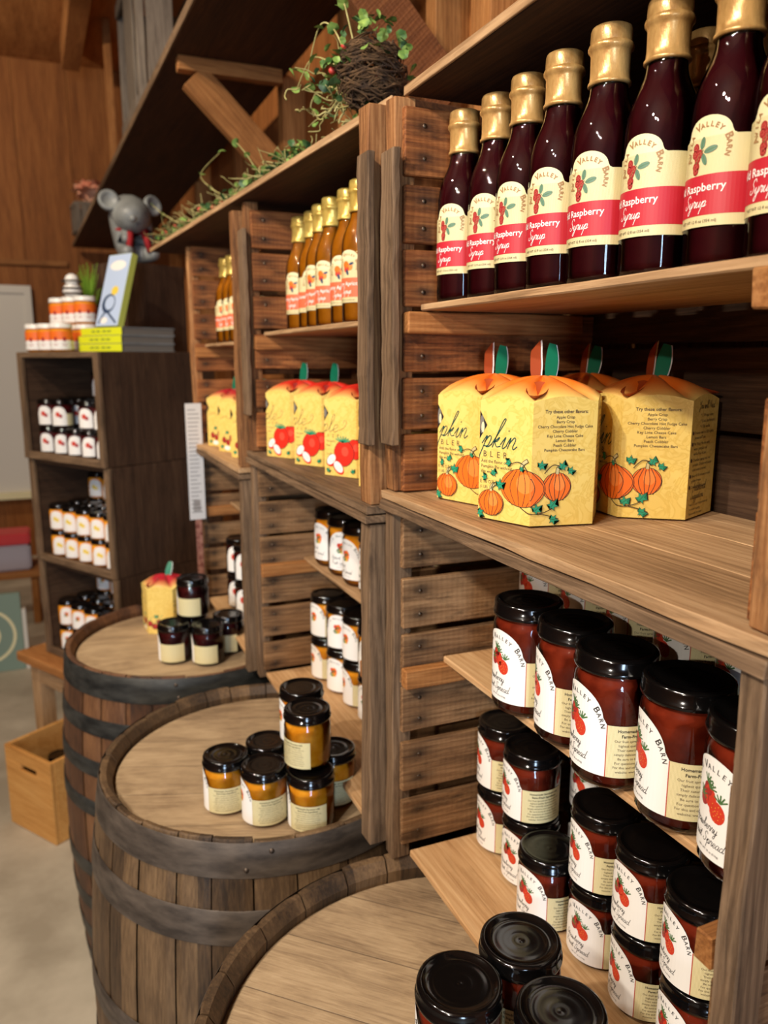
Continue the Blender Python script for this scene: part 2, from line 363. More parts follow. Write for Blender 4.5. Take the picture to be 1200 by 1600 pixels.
def tube(bm, pts, r, n=5, taper=1.0, mat=0):
    pts = [Vector(p) for p in pts]; rings = []
    for i, p in enumerate(pts):
        t = (pts[min(i + 1, len(pts) - 1)] - pts[max(i - 1, 0)]).normalized()
        u = t.cross(Vector((0, 0, 1)) if abs(t.z) < .9 else Vector((1, 0, 0))).normalized(); v = t.cross(u)
        rr = r * (1 + (taper - 1) * i / max(1, len(pts) - 1))
        rings.append([bm.verts.new(p + (u * math.cos(2 * PI * k / n) + v * math.sin(2 * PI * k / n)) * rr) for k in range(n)])
    for A, B in zip(rings, rings[1:]):
        for k in range(n):
            f = bm.faces.new((A[k], A[(k + 1) % n], B[(k + 1) % n], B[k])); f.material_index = mat
    for R_ in (rings[0][::-1], rings[-1]):
        f = bm.faces.new(R_); f.material_index = mat
def smooth_path(pts, k=6):
    out = []; P = [Vector((*p, 0)) if len(p) == 2 else Vector(p) for p in pts]; n = len(P)
    if n < 3: return P
    for i in range(n - 1):
        p0, p1, p2, p3 = P[max(i - 1, 0)], P[i], P[i + 1], P[min(i + 2, n - 1)]
        for j in range(k):
            t = j / k
            out.append(.5 * ((2 * p1) + (p2 - p0) * t + (2 * p0 - 5 * p1 + 4 * p2 - p3) * t * t + (3 * p1 - p0 - 3 * p2 + p3) * t ** 3))
    out.append(P[-1]); return out

# ------------------------------------------------------------------ printing (flat artwork wrapped on labels and cartons)
_TX = {}
def textmesh(s, bold=0.0):
    key = (s, bold)
    if key in _TX: return _TX[key]
    cu = bpy.data.curves.new('t', 'FONT'); cu.body = s; cu.size = 1; cu.offset = bold; cu.resolution_u = 2; cu.fill_mode = 'BOTH'
    o = bpy.data.objects.new('t', cu); COL.objects.link(o); dg = bpy.context.evaluated_depsgraph_get(); dg.update()
    me = o.evaluated_get(dg).to_mesh()
    vs = [(v.co.x, v.co.y) for v in me.vertices]; fs = [tuple(p.vertices) for p in me.polygons]
    o.evaluated_get(dg).to_mesh_clear(); bpy.data.objects.remove(o); bpy.data.curves.remove(cu)
    x1 = max([v[0] for v in vs], default=0)
    _TX[key] = (vs, fs, x1); return _TX[key]
GLY = {
 'a': (.95, [[(.72, .85), (.4, 1), (.1, .6), (.15, .1), (.4, 0), (.7, .5), (.74, .95), (.7, .2), (.85, 0), (1.05, .3)]]),
 'b': (.85, [[(0, .3), (.4, 1.5), (.45, 2.2), (.25, 2.1), (.2, 1), (.2, .2), (.4, 0), (.7, .2), (.75, .7), (.5, .95), (.9, .85)]]),
 'c': (.7, [[(.6, .85), (.35, 1), (.1, .6), (.15, .1), (.4, 0), (.75, .3)]]),
 'd': (1.0, [[(.7, .85), (.4, 1), (.1, .6), (.15, .1), (.4, 0), (.7, .4), (1.0, 2.2), (.75, .6), (.75, .15), (.9, 0), (1.1, .3)]]),
 'e': (.8, [[(0, .3), (.5, .5), (.62, .85), (.4, 1), (.15, .7), (.2, .15), (.5, 0), (.85, .3)]]),
 'g': (.95, [[(.72, .85), (.4, 1), (.1, .6), (.15, .1), (.4, 0), (.7, .5), (.74, .95), (.6, -.9), (.3, -1.1), (.3, -.6), (1.0, .3)]]),
 'i': (.6, [[(0, .3), (.3, 1), (.25, .2), (.4, 0), (.65, .3)], [(.36, 1.5), (.4, 1.6)]]),
 'k': (.9, [[(0, .2), (.5, 1.8), (.62, 2.5), (.42, 2.4), (.25, 1), (.2, 0)], [(.22, .5), (.6, .95), (.5, .6), (.3, .5), (.6, .1), (.95, .2)]]),
 'l': (.6, [[(0, .3), (.45, 1.6), (.4, 2.3), (.2, 2), (.2, .3), (.4, 0), (.65, .3)]]),
 'n': (1.0, [[(0, .3), (.2, 1), (.2, 0)], [(.2, .4), (.5, 1), (.7, .8), (.65, .2), (.8, 0), (1.05, .3)]]),
 'o': (.85, [[(.5, 1), (.15, .7), (.15, .2), (.4, 0), (.7, .3), (.6, .9), (.45, .95), (.9, .8)]]),
 'p': (.95, [[(0, .3), (.3, 1), (.12, -1.2)], [(.22, .4), (.5, 1), (.75, .8), (.65, .15), (.3, .08)], [(.5, .02), (.75, .05), (1, .3)]]),
 'r': (.75, [[(0, .3), (.2, 1.15), (.35, .9), (.6, .95), (.5, .3), (.6, 0), (.8, .3)]]),
 's': (.7, [[(0, .3), (.35, 1.05), (.5, .4), (.35, 0), (.1, .1), (.5, .05), (.75, .3)]]),
 't': (.6, [[(0, .3), (.35, 1.8), (.25, .3), (.4, 0), (.65, .3)], [(.05, 1.2), (.6, 1.3)]]),
 'u': (1.0, [[(0, .3), (.2, 1), (.15, .2), (.35, 0), (.65, .4), (.75, 1), (.7, .2), (.85, 0), (1.05, .3)]]),
 'w': (1.2, [[(0, .3), (.2, 1), (.2, .1), (.4, 0), (.6, .9), (.6, .1), (.85, 0), (1.05, .9), (1.25, .8)]]),
 'y': (.95, [[(0, .3), (.2, 1), (.2, .2), (.4, 0), (.7, .5), (.75, 1), (.6, -.9), (.3, -1.1), (.3, -.6), (1.0, .3)]]),
 'S': (1.2, [[(1.1, 1.9), (.8, 2.4), (.4, 2.1), (.45, 1.5), (.85, 1), (.8, .3), (.4, 0), (.05, .3), (.2, .7)]]),
 'F': (1.3, [[(.1, 2.1), (.7, 2.3), (1.4, 2.25)], [(.75, 2.2), (.5, 1), (.35, .1), (.05, 0)], [(.3, 1.15), (1, 1.25)]]),
 'Y': (1.2, [[(.1, 2.0), (.3, 1.2), (.7, 1.2), (1.1, 2.2), (.8, .3), (.4, -.9), (.2, -.5), (1.1, .4)]]),
 'N': (1.4, [[(0, 0), (.3, 2.2), (.9, .1), (1.2, 2.3)]]),
 'A': (1.4, [[(0, 0), (.9, 2.3), (1.1, 0)], [(.2, .9), (1.3, 1.1)]]),
 ' ': (.7, [])}
class Print:
    def __init__(s): s.items = []; s.mats = []
    def mi(s, m):
        if m not in s.mats: s.mats.append(m)
        return s.mats.index(m)
    def poly(s, pts, m, z=1): s.items.append(([(p[0], p[1]) for p in pts], [tuple(range(len(pts)))], s.mi(m), z))
    def rect(s, x0, y0, x1, y1, m, z=1): s.poly([(x0, y0), (x1, y0), (x1, y1), (x0, y1)], m, z)
    def ell(s, cx, cy, rx, ry, m, z=1, n=20, rot=0):
        c, q = math.cos(rot), math.sin(rot)
        s.poly([(cx + rx * math.cos(2 * PI * i / n) * c - ry * math.sin(2 * PI * i / n) * q, cy + rx * math.cos(2 * PI * i / n) * q + ry * math.sin(2 * PI * i / n) * c) for i in range(n)], m, z)
    def stroke(s, pts, w, m, z=2, k=5):
        P = smooth_path(pts, k) if k > 1 else [Vector((*p, 0)) for p in pts]
        if len(P) < 2: return
        vs = []; fs = []
        for i, p in enumerate(P):
            t = (P[min(i + 1, len(P) - 1)] - P[max(i - 1, 0)]); t = t.normalized() if t.length > 0 else Vector((1, 0, 0))
            nn = Vector((-t.y, t.x, 0)) * w / 2; vs += [(p.x - nn.x, p.y - nn.y), (p.x + nn.x, p.y + nn.y)]
        for i in range(len(P) - 1): fs.append((2 * i, 2 * i + 2, 2 * i + 3, 2 * i + 1))
        s.items.append((vs, fs, s.mi(m), z))
    def text(s, t, x, y, size, m, align='c', z=2, bold=0.0, shear=0, wide=1):
        vs, fs, x1 = textmesh(t, bold); dx = -x1 / 2 if align == 'c' else 0
        s.items.append(([(x + ((a + dx) * wide + b * shear) * size, y + b * size) for a, b in vs], fs, s.mi(m), z))
    def arc(s, t, cx, cy, R, a0, a1, size, m, z=2, big='', bold=0.0):
        n = len(t)
        for i, ch in enumerate(t):
            if ch == ' ': continue
            a = math.radians(a0 + (a1 - a0) * i / (n - 1)); sz = size * (1.45 if i in big else 1)
            vs, fs, x1 = textmesh(ch, bold); c, q = math.cos(a - PI / 2), math.sin(a - PI / 2)
            out = [(cx + R * math.cos(a) + ((vx - x1 / 2) * c - vy * q) * sz, cy + R * math.sin(a) + ((vx - x1 / 2) * q + vy * c) * sz) for vx, vy in vs]
            s.items.append((out, fs, s.mi(m), z))
    def script(s, t, x, y, h, w, m, z=2, shear=.25, slope=0, wide=1):
        for ch in t:
            adv, st = GLY[ch]
            for q in st: s.stroke([(x + (a * wide + b * shear) * h, y + b * h + (a * h) * slope) for a, b in q], w, m, z, 4)
            x += adv * h * wide; y += adv * h * slope
    def build(s, name, mapf, us, parent=None, link=False, eps=.00012):
        bm = bmesh.new()
        for vs, fs, mi, z in s.items:
            bv = [bm.verts.new((x, y, z)) for x, y in vs]
            for f in fs:
                try: bm.faces.new([bv[i] for i in f]).material_index = mi
                except ValueError: pass
        bmesh.ops.triangulate(bm, faces=[f for f in bm.faces if len(f.verts) > 4])
        for u in us:
            bmesh.ops.bisect_plane(bm, geom=list(bm.verts) + list(bm.edges) + list(bm.faces), plane_co=(u, 0, 0), plane_no=(1, 0, 0))
        bm.normal_update()
        for f in bm.faces:
            if f.normal.z < 0: f.normal_flip()
        for v in bm.verts: v.co = mapf(v.co.x, v.co.y, v.co.z * eps)
        return mk(name, bm, [M[q] for q in s.mats], parent, link=link)
def cylmap(R):
    return lambda u, v, e: Vector(((R + e) * math.sin(u / R), -(R + e) * math.cos(u / R), v))
def strawberries(p, cx, cy, k):
    for (x, y, rx, ry, ro, m) in ((-.5, .95, .55, .6, .2, 'berry_d'), (-.9, .1, .6, .8, -.2, 'berry_d'), (-.15, .35, .7, 1.0, .35, 'berry'), (.65, -.6, .8, .95, .3, 'berry')):
        p.ell(cx + x * k, cy + y * k, rx * k, ry * k, m, 2, 16, ro)
    for (x, y) in ((-.6, 1.5), (-1.3, 0.2), (.95, .35), (-.2, 1.1)):
        for a in range(-60, 90, 30):
            b = math.radians(a + 70 + x * 20)
            p.stroke([(cx + x * k, cy + y * k), (cx + (x + .75 * math.cos(b)) * k, cy + (y + .75 * math.sin(b)) * k)], .13 * k, 'green', 3, 1)
    for i in range(16):
        a = i * 2.4; r = .12 + .045 * i
        p.ell(cx + (.65 + r * math.cos(a)) * k, cy + (-.6 + r * math.sin(a)) * k, .03 * k, .045 * k, 'yellow_ink', 4, 5)
def mixfruit(p, cx, cy, k):
    for (x, y, r, m) in ((-.6, .7, .6, 'berry'), (.3, .8, .65, 'orange_ink'), (-.2, 0, .65, 'berry_d'), (.6, -.1, .6, 'orange_hi'), (0, -.8, .6, 'yellow_ink'), (.8, .5, .4, 'berry'), (.5, -.8, .4, 'berry')):
        p.ell(cx + x * k, cy + y * k, r * k, r * k, m, 2, 14)
    for (x, y, ro) in ((-.9, -.5, .8), (.1, .4, 0), (-.5, -1, .4)): p.ell(cx + x * k, cy + y * k, .6 * k, .25 * k, 'green', 3, 10, ro)
PARA = ['Our fruit spreads are made with the', 'highest quality, farm-fresh fruit.', 'Their naturally sweet flavors are', 'simply delicious on a toasted muffin.', 'Be sure to try all of our flavors!', 'For questions or comments call us.', 'For this and other products, visit our', 'website: www.avilavalleybarn.com']
def jar_label(R, k, art, words, cream='cream', full=True, cw=.068):
    """White arched panel on the left of u=0, cream text panel on the right. k scales the design."""
    p = Print(); W_ = .062 * k; h = .046 * k; ap = .0745 * k
    out = [(-W_, 0), (0, 0), (0, h), (-.003 * k, h)]
    for i in range(1, 20):
        a = PI * i / 20; out.append((-.031 * k + .028 * k * math.cos(a), h + (ap - h) * math.sin(a) ** .9))
    out += [(-W_ + .003 * k, h), (-W_, h)]
    p.poly(out, 'white', 0)
    p.rect(0, 0, cw, h, cream, 0)
    for i in range(int(cw / .0011)): p.rect(.0006 + i * .0011, 0, .0009 + i * .0011, h, 'stripe', 1)
    p.rect(-.0003, 0, .0006, h, 'red_line' if art == 'straw' else 'stripe', 2)
    cx = -.031 * k
    if full:
        p.arc('AVILA VALLEY BARN', cx, .0385 * k, .0262 * k, 168, 12, .0056 * k, 'black', big=(0, 6, 13), bold=.01)
    if art == 'straw': strawberries(p, cx, .042 * k, .0085 * k)
    elif art == 'mix': mixfruit(p, cx, .043 * k, .0075 * k)
    elif art == 'yellow': p.ell(cx - .004 * k, .042 * k, .008 * k, .009 * k, 'yellow_ink', 2, 12); p.ell(cx + .006 * k, .036 * k, .007 * k, .008 * k, 'yellow_ink', 2, 12)
    elif art == 'red': p.ell(cx - .004 * k, .044 * k, .009 * k, .01 * k, 'berry', 2, 12); p.ell(cx + .007 * k, .037 * k, .007 * k, .008 * k, 'berry_d', 2, 12)
    if words:
        p.script(words[0], cx - .0225 * k, .0215 * k, .0034 * k, .0004 * k, 'black', slope=-.03)
        p.script(words[1], cx - .0225 * k, .0115 * k, .0034 * k, .0004 * k, 'black', slope=-.03)
        p.text('NET WT 10 oz (283g)' if k < 1 else 'NET WT 18 oz (510g)', cx, .0045 * k, .0022 * k, 'black')
    if full:
        p.text('Homemade Goodness with', cw / 2, h - .0055 * k, .0037 * k, 'black', bold=.02)
        p.text('Farm-Fresh Ingredients', cw / 2, h - .0100 * k, .0037 * k, 'black', bold=.02)
        for i, t in enumerate(PARA): p.text(t, cw / 2, h - (.0142 + .0039 * i) * k, .0031 * k, 'text_ink')
    us = [u * .004 for u in range(-17, 19)]
    return p.build('label', cylmap(R + .0003), us)

def make_jar(kind, R, H, fill, label, lz, lid='lid', hi=True, rot=0):
    t = bpy.data.objects.new(kind, None); t.empty_display_size = .02
    n = 48 if hi else 24
    lh = .0145 if H > .11 else .0135; nk = H - lh; Rl = R + .001
    body = [(0, .0015), (R * .7, .0015), (R * .78, 0), (R - .009, .0004), (R - .003, .004), (R, .010), (R, nk - .016), (R - .0012, nk - .010), (R - .004, nk - .005), (R - .0045, nk + .002)]
    jm = [(0, .004), (R - .010, .004), (R - .0045, .007), (R - .0018, .012), (R - .0018, nk - .017), (R - .0032, nk - .011), (R - .006, nk - .0055), (R - .006, nk - .003), (0, nk - .003)]
    if hi: kid(t, lathe_obj('glass_jar', body, M['glass'], n=n, link=False))
    kid(t, lathe_obj('jam_fill', jm if hi else body, fill, n=n, link=False))
    lp = [(R - .0042, nk - .002), (Rl - .0006, nk - .003), (Rl, nk - .0015), (Rl, nk + .001), (Rl - .0012, nk + .002), (Rl - .0012, H - .004), (Rl - .002, H - .0012), (Rl - .0045, H), (Rl - .0065, H - .0006), (Rl - .0085, H - .0028),
          (R * .64, H - .0030), (R * .60, H - .0029), (R * .52, H - .0028), (R * .44, H - .0030), (R * .34, H - .0031), (R * .28, H - .0030), (R * .22, H - .00295), (R * .15, H - .0031), (R * .08, H - .0032), (R * .04, H - .0030), (0, H - .0029)]
    kid(t, lathe_obj('lid', lp, M[lid], n=n, link=False, autos=60))
    label.location = (0, 0, lz); kid(t, label)
    return t
WS = ('Strawberry', 'Fruit Spread'); 
lab_big = jar_label(.0405, 1.16, 'straw', WS)
lab_small = jar_label(.0385, 1.0, 'straw', WS, cw=.062)
lab_amb = jar_label(.041, 1.08, 'mix', ('Apricot', 'Fruit Spread'))
lab_amb_s = jar_label(.0385, .985, 'mix', None, cw=.066)
lab_dark = jar_label(.040, 1.0, 'red', None, full=False, cw=.066)
lab_red = jar_label(.0385, .9, 'red', None, full=False, cw=.03)
lab_yel = jar_label(.0385, .9, 'yellow', None, full=False, cw=.03)
lab_ora = jar_label(.0385, .9, 'mix', None, full=False, cw=.03)
JB = make_jar('jam_jar', .0405, .136, M['strawberry'], lab_big, .0175)
JS = make_jar('jam_jar', .0385, .0975, M['strawberry'], lab_small, .0055)
JAB = make_jar('jam_jar', .041, .122, M['apricot'], lab_amb, .015)
JAS = make_jar('jam_jar', .0385, .098, M['apricot'], lab_amb_s, .007)
JDS = make_jar('jam_jar', .040, .102, M['berryjam'], lab_dark, .008)
JRED = make_jar('jam_jar', .0385, .098, M['berryjam'], lab_red, .008, hi=False)
JYEL = make_jar('jam_jar', .0385, .098, M['apricot'], lab_yel, .008, hi=False)
JORA = make_jar('jam_jar', .0385, .098, M['apricot'], lab_ora, .008, hi=False)
pl = Print(); pl.rect(-.11, 0, .11, .05, 'white', 0); pl.rect(-.11, .032, .11, .062, 'orange_ink', 1)
for i in range(-3, 4): pl.ell(i * .03, .035, .006, .008, 'berry_d', 2, 10); pl.rect(i * .03 - .009, .018, i * .03 + .009, .0195, 'berry_d', 2); pl.rect(i * .03 - .006, .013, i * .03 + .006, .0145, 'berry_d', 2)
JW = make_jar('jam_jar', .0385, .098, M['honey'], pl.build('label', cylmap(.0388), [u * .005 for u in range(-22, 23)]), .008, lid='lid_white', hi=False)

def toward(x, y, d=0): return math.atan2(-x, y) - math.radians(d)

# ------------------------------------------------------------------ syrup bottle
def bottle_label(R, kind):
    p = Print(); W0, W1 = -.058, .058; h = .066; ap = .0815; aw = .0195
    out = [(W0, 0), (W1, 0), (W1, h), (aw + .0035, h), (aw + .001, h + .0012)]
    for i in range(1, 18):
        a = PI * i / 18; out.append((aw * math.cos(a), h + (ap - h) * math.sin(a) ** .8))
    out += [(-aw - .001, h + .0012), (-aw - .0035, h), (W0, h)]
    p.poly(out, 'cream', 0)
    for i in range(116):
        u = W0 + .001 * i; p.rect(u, 0, u + .00035, h, 'stripe', 1)
    p.rect(W0, .0085, W1, .0385, 'red_band' if kind == 'rasp' else 'orange_band', 2)
    p.arc('AVILA VALLEY BARN', 0, .0575, .0158, 198, -18, .0054, 'brown_ink', 3, big=(0, 6, 13), bold=.03)
    if kind == 'rasp':
        for (x, y, r) in ((-.0095, .0595, .0032), (-.0105, .055, .003), (-.0055, .0545, .0032), (-.0075, .051, .003), (-.0085, .0455, .0036), (-.0085, .0425, .003)):
            p.ell(x, y, r, r * 1.1, 'berry_d', 3, 12)
            for q in range(5): p.ell(x + .0014 * math.cos(q * 1.3), y + .0014 * math.sin(q * 1.3), .0007, .0007, 'red_line', 4, 6)
        for (x, y, l, w, ro) in ((-.003, .062, .0045, .0022, 1.4), (.004, .0565, .0055, .0024, .25), (-.001, .050, .0048, .0021, -1.2)):
            p.ell(x, y, l, w, 'sage', 3, 14, ro); p.stroke([(x - l * math.cos(ro), y - l * math.sin(ro)), (x + l * math.cos(ro), y + l * math.sin(ro))], .0004, 'green', 4, 1)
        p.stroke([(-.002, .057), (-.006, .053), (-.0085, .048)], .0006, 'green', 3)
        p.text('Wild Raspberry', -.0100, .0265, .0086, 'white', bold=.012, z=4)
        p.script('Syrup', -.0195, .0148, .0042, .00055, 'white', 4, shear=.35, wide=1.1)
    else:
        p.ell(-.004, .059, .006, .0055, 'orange_ink', 3, 16); p.ell(.004, .055, .0055, .0055, 'orange_hi', 3, 16)
        p.ell(-.003, .052, .0055, .005, 'berry', 3, 16)
        for (x, y, l, w, ro) in ((.007, .060, .0045, .002, .3), (-.001, .047, .005, .0024, -1.2)): p.ell(x, y, l, w, 'navy', 4, 12, ro)
        p.text('Country Apricot', -.008, .0265, .0088, 'white', bold=.012, z=4)
        p.script('Syrup', -.0145, .0142, .0042, .0006, 'white', 4, shear=.35)
    p.text('NET WT 12 fl oz (354 ml)', -.005, .0030, .0032, 'text_ink', z=4)
    return p.build('label', cylmap(R + .0003), [u * .003 for u in range(-20, 21)])
def make_bottle(kind, fill, gold, hi=True):
    t = bpy.data.objects.new('syrup_bottle', None); t.empty_display_size = .02; R = .0318; n = 48
    bd = [(0, .003), (R * .6, .002), (R * .8, 0), (R - .003, .0008), (R - .0004, .004), (R, .009), (R, .112), (R * .995, .118), (R * .98, .125), (R * .945, .133), (R * .89, .1405), (R * .80, .1485), (R * .69, .156), (R * .60, .163), (R * .55, .169), (R * .53, .175), (R * .53, .222)]
    fl = [(0, .005), (R * .82, .005), (R - .0022, .009), (R - .0014, .013), (R - .0014, .112), (R * .995 - .0014, .118), (R * .98 - .0014, .125), (R * .945 - .0014, .133), (R * .89 - .0014, .1405), (R * .80 - .0014, .1485), (R * .69 - .0014, .156), (R * .60 - .0014, .163), (R * .55 - .0014, .169), (R * .53 - .0015, .1745), (0, .1745)]
    kid(t, lathe_obj('glass_bottle', bd, M['glass'], n=n, link=False, autos=50)); kid(t, lathe_obj('syrup_fill', fl, fill, n=n, link=False, autos=50))
    c0 = .1755; cr = .0190
    cp = [(R * .53, c0), (cr - .0006, c0), (cr + .0004, c0 + .0010), (cr + .0004, c0 + .0028), (cr - .0008, c0 + .0042), (cr - .0014, c0 + .010), (cr - .0013, c0 + .026), (cr - .0004, c0 + .0285), (cr + .0012, c0 + .0302), (cr + .0014, c0 + .0325), (cr + .0006, c0 + .0345), (cr - .0004, c0 + .0352), (cr - .0002, c0 + .038), (cr - .0006, c0 + .0462), (cr - .0014, c0 + .0485), (cr - .0035, c0 + .0497), (0, c0 + .0499)]
    kid(t, lathe_obj('foil_capsule', cp, gold, n=n, link=False, autos=50))
    lb = bottle_label(R, kind); lb.location = (0, 0, .034); kid(t, lb); return t
BR = make_bottle('rasp', M['syrup_red'], M['gold']); BA = make_bottle('apri', M['syrup_gold'], M['gold2'])

# ------------------------------------------------------------------ hexagonal cobbler carton
SX = .072; HX = .134
def hexmap(u, v, e):
    k = math.floor((u + 1e-9) / SX); k = max(-1, min(4, k)); t = u / SX - k
    P_ = lambda i: Vector((SX * math.cos(math.radians(-90 + 60 * i)), SX * math.sin(math.radians(-90 + 60 * i)), 0))
    a, b = P_(k), P_(k + 1); nn = (a + b).normalized()
    top = .006 * math.sin(PI * t) * (v / HX if v > HX * .8 else 0)
    q = a.lerp(b, t) + nn * (e + .0002); q.z = v; return q
def pumpkin(p, cx, cy, w, h, z=3):
    p.ell(cx, cy, w / 2, h / 2, 'black', z, 28); p.ell(cx, cy, w / 2 - .0006, h / 2 - .0006, 'orange_ink', z + 1, 28)
    p.ell(cx + w * .08, cy + h * .12, w * .2, h * .26, 'orange_hi', z + 2, 20)
    for f in (-.34, -.2, -.06, .08, .22, .36):
        p.stroke([(cx + f * w * .55, cy + h * .46), (cx + f * w * 1.25, cy + h * .1), (cx + f * w * 1.2, cy - h * .15), (cx + f * w * .6, cy - h * .47)], .0007, 'black', z + 3)
    p.stroke([(cx, cy + h * .44), (cx + w * .02, cy + h * .62), (cx + w * .14, cy + h * .74)], .0042, 'black', z + 3)
    p.stroke([(cx, cy + h * .44), (cx + w * .02, cy + h * .62), (cx + w * .13, cy + h * .73)], .0031, 'stripe', z + 4)
def mleaf(p, cx, cy, r, ro, z=5):
    pts = []
    for i, q in enumerate((1.2, .45, .95, .4, .8, .35, .6, .35, .8, .4, .95, .45)):
        a = ro + 2 * PI * i / 12; pts.append((cx + q * r * math.cos(a), cy + q * r * math.sin(a)))
    p.poly([(cx + (x - cx) * 1.15, cy + (y - cy) * 1.15) for x, y in pts], 'black', z); p.poly(pts, 'green_t', z + 1)
    p.stroke([(cx - r * .5 * math.cos(ro), cy - r * .5 * math.sin(ro)), (cx + r * math.cos(ro), cy + r * math.sin(ro))], .0004, 'black', z + 2, 1)
def apple(p, cx, cy, r, z=3):
    pts = [(cx + r * (1 + .06 * math.cos(2 * a)) * math.cos(a) * (1 - .1 * (math.sin(a) < 0) * abs(math.sin(a))), cy + r * 1.05 * math.sin(a) - (r * .16 if abs(math.cos(a)) < .25 and math.sin(a) > 0 else 0)) for a in [2 * PI * i / 28 for i in range(28)]]
    p.poly([(cx + (x - cx) * 1.05, cy + (y - cy) * 1.05) for x, y in pts], 'black', z); p.poly(pts, 'apple_ink', z + 1)
    p.ell(cx + r * .1, cy + r * .15, r * .38, r * .4, 'apple_hi', z + 2, 16)
def slice_(p, cx, cy, r, ro, z=5):
    p.ell(cx, cy, r * 1.05, r * .72, 'black', z, 18, ro); p.ell(cx + .001, cy - .001, r, r * .68, 'apple_ink', z + 1, 18, ro); p.ell(cx, cy + .0012, r * .92, r * .58, 'white', z + 2, 18, ro)
    for q in range(5): p.ell(cx + r * .35 * math.cos(q * 1.4), cy + r * .2 * math.sin(q * 1.4), .0006, .0009, 'text_ink', z + 3, 6)
def make_box(kind):
    t = bpy.data.objects.new('dessert_mix_box', None); t.empty_display_size = .02
    bm = bmesh.new(); NS = 8; cols = []
    P_ = lambda i: Vector((SX * math.cos(math.radians(-90 + 60 * i)), SX * math.sin(math.radians(-90 + 60 * i)), 0))
    rim = []
    for k in range(6):
        for j in range(NS):
            q = P_(k).lerp(P_(k + 1), j / NS); rim.append(q)
    lo = [bm.verts.new((q.x, q.y, 0)) for q in rim]; zs = [HX - .004 + .0065 * math.sin(PI * (i % NS) / NS) for i in range(len(rim))]
    hi = [bm.verts.new((q.x, q.y, zs[i])) for i, q in enumerate(rim)]; n = len(rim)
    for i in range(n): bm.faces.new((lo[i], lo[(i + 1) % n], hi[(i + 1) % n], hi[i]))
    bm.faces.new(lo[::-1]); kid(t, mk('carton', bm, M['carton'], link=False))
    bm = bmesh.new(); NR = 9; rows = []
    for r in range(NR + 1):
        s = r / NR; row = []
        for i, q in enumerate(rim):
            c = abs((i % NS) / NS - .5) * 2                       # 1 at a corner, 0 mid side
            dome = .021 * math.sin(s * PI / 2) ** .75
            valley = .011 * (c ** 3) * math.sin(PI * min(1, s * 1.05)) ** .8
            row.append(bm.verts.new((q.x * (1 - s) * .998, q.y * (1 - s) * .998, zs[i] * (1 - s) + (HX + .0015) * s + dome - valley)) if r < NR else None)
        rows.append(row)
    apex = bm.verts.new((0, 0, HX + .0225))
    for r in range(NR):
        for i in range(n):
            j = (i + 1) % n
            if r == NR - 1: bm.faces.new((rows[r][i], rows[r][j], apex))
            else: bm.faces.new((rows[r][i], rows[r][j], rows[r + 1][j], rows[r + 1][i]))
    tp = {'pumpkin': 'top_orange', 'apple': 'top_red', 'cherry': 'top_cherry'}[kind]
    kid(t, mk('folded_top', bm, M[tp], smooth=True, link=False))
    # the lens-shaped folds at alternate corners
    for k in (0, 2, 4):
        bm = bmesh.new(); c = P_(k); d = c.normalized(); sd = Vector((-d.y, d.x, 0)); pts = []
        for i in range(16):
            a = 2 * PI * i / 16; q = c * .68 + d * (.0235 * math.cos(a)) + sd * (.0115 * math.sin(a))
            pts.append(bm.verts.new((q.x, q.y, HX - .001 + .0125 * (1 - q.length / SX) / .6 + .0042)))
        mid = bm.verts.new((c.x * .68, c.y * .68, HX - .004))
        for i in range(16): bm.faces.new((pts[i], pts[(i + 1) % 16], mid))
        kid(t, mk('fold_pocket', bm, M['inner_orange' if kind == 'pumpkin' else 'inner_red'], smooth=True, link=False))
    for (m, ro, hh, nm) in (('leafgreen', .62, .052, 'leaf_tab'),) + ((('rust', -.55, .047, 'stem_tab'),) if kind == 'pumpkin' else ()):
        bm = bmesh.new(); w = .0080; out = []
        for i in range(15):
            s = i / 14
            if nm == 'leaf_tab': ww = w * math.sin(PI * (s * .80 + .06)) ** .7
            else: ww = w * (.45 + .55 * min(1, s * 2.2)) * (1 if s < .95 else .9)
            out.append((ww, s * hh))
        for side, mi in ((-.0005, 0), (.0005, 1)):
            L_ = [bm.verts.new((-a * (.96 if mi else 1) + (.0016 if mi else 0), side + b * b * 3.0, b)) for a, b in out]; R_ = [bm.verts.new((a + (.0016 if mi else 0), side + b * b * 3.0, b + (.008 * (b / hh) if nm != 'leaf_tab' else 0))) for a, b in out]
            for i in range(14):
                f = bm.faces.new((L_[i], R_[i], R_[i + 1], L_[i + 1])); f.material_index = mi
        bmesh.ops.remove_doubles(bm, verts=bm.verts, dist=1e-6)
        o = mk(nm, bm, [M[m], M['white']], link=False); o.location = (.006 if nm == 'leaf_tab' else -.006, -.004 if nm == 'leaf_tab' else .003, HX + .007); o.rotation_euler = (-.10, .22 if nm == 'leaf_tab' else -.28, ro); kid(t, o)
    p = Print(); s = SX; A = -s
    if kind == 'pumpkin':
        p.poly([(A, .119), (A + .0105, .1035), (A, .088)], 'black', 1); p.ell(A + .003, .104, .003, .010, 'page', 2, 12); p.ell(A + .0045, .101, .0022, .006, 'cream', 3, 12)
        p.script('pkin', A + .002, .0795, .0125, .0012, 'teal_ink', 2, shear=.40, wide=1.12)
        for i, ch in enumerate('BLER'): p.text(ch, A + .008 + i * .0095, .0690, .0095, 'text_ink')
        for i, q in enumerate(('Add the flavor of', 'Pumpkin Pie without', 'the work...')): p.text(q, A + .003, .0625 - .0057 * i, .0052, 'text_ink', 'l')
        p.text('E 16 OZ', A + .002, .0395, .0056, 'text_ink', 'l'); p.text('(1 LB)', A + .002, .0340, .0045, 'text_ink', 'l')
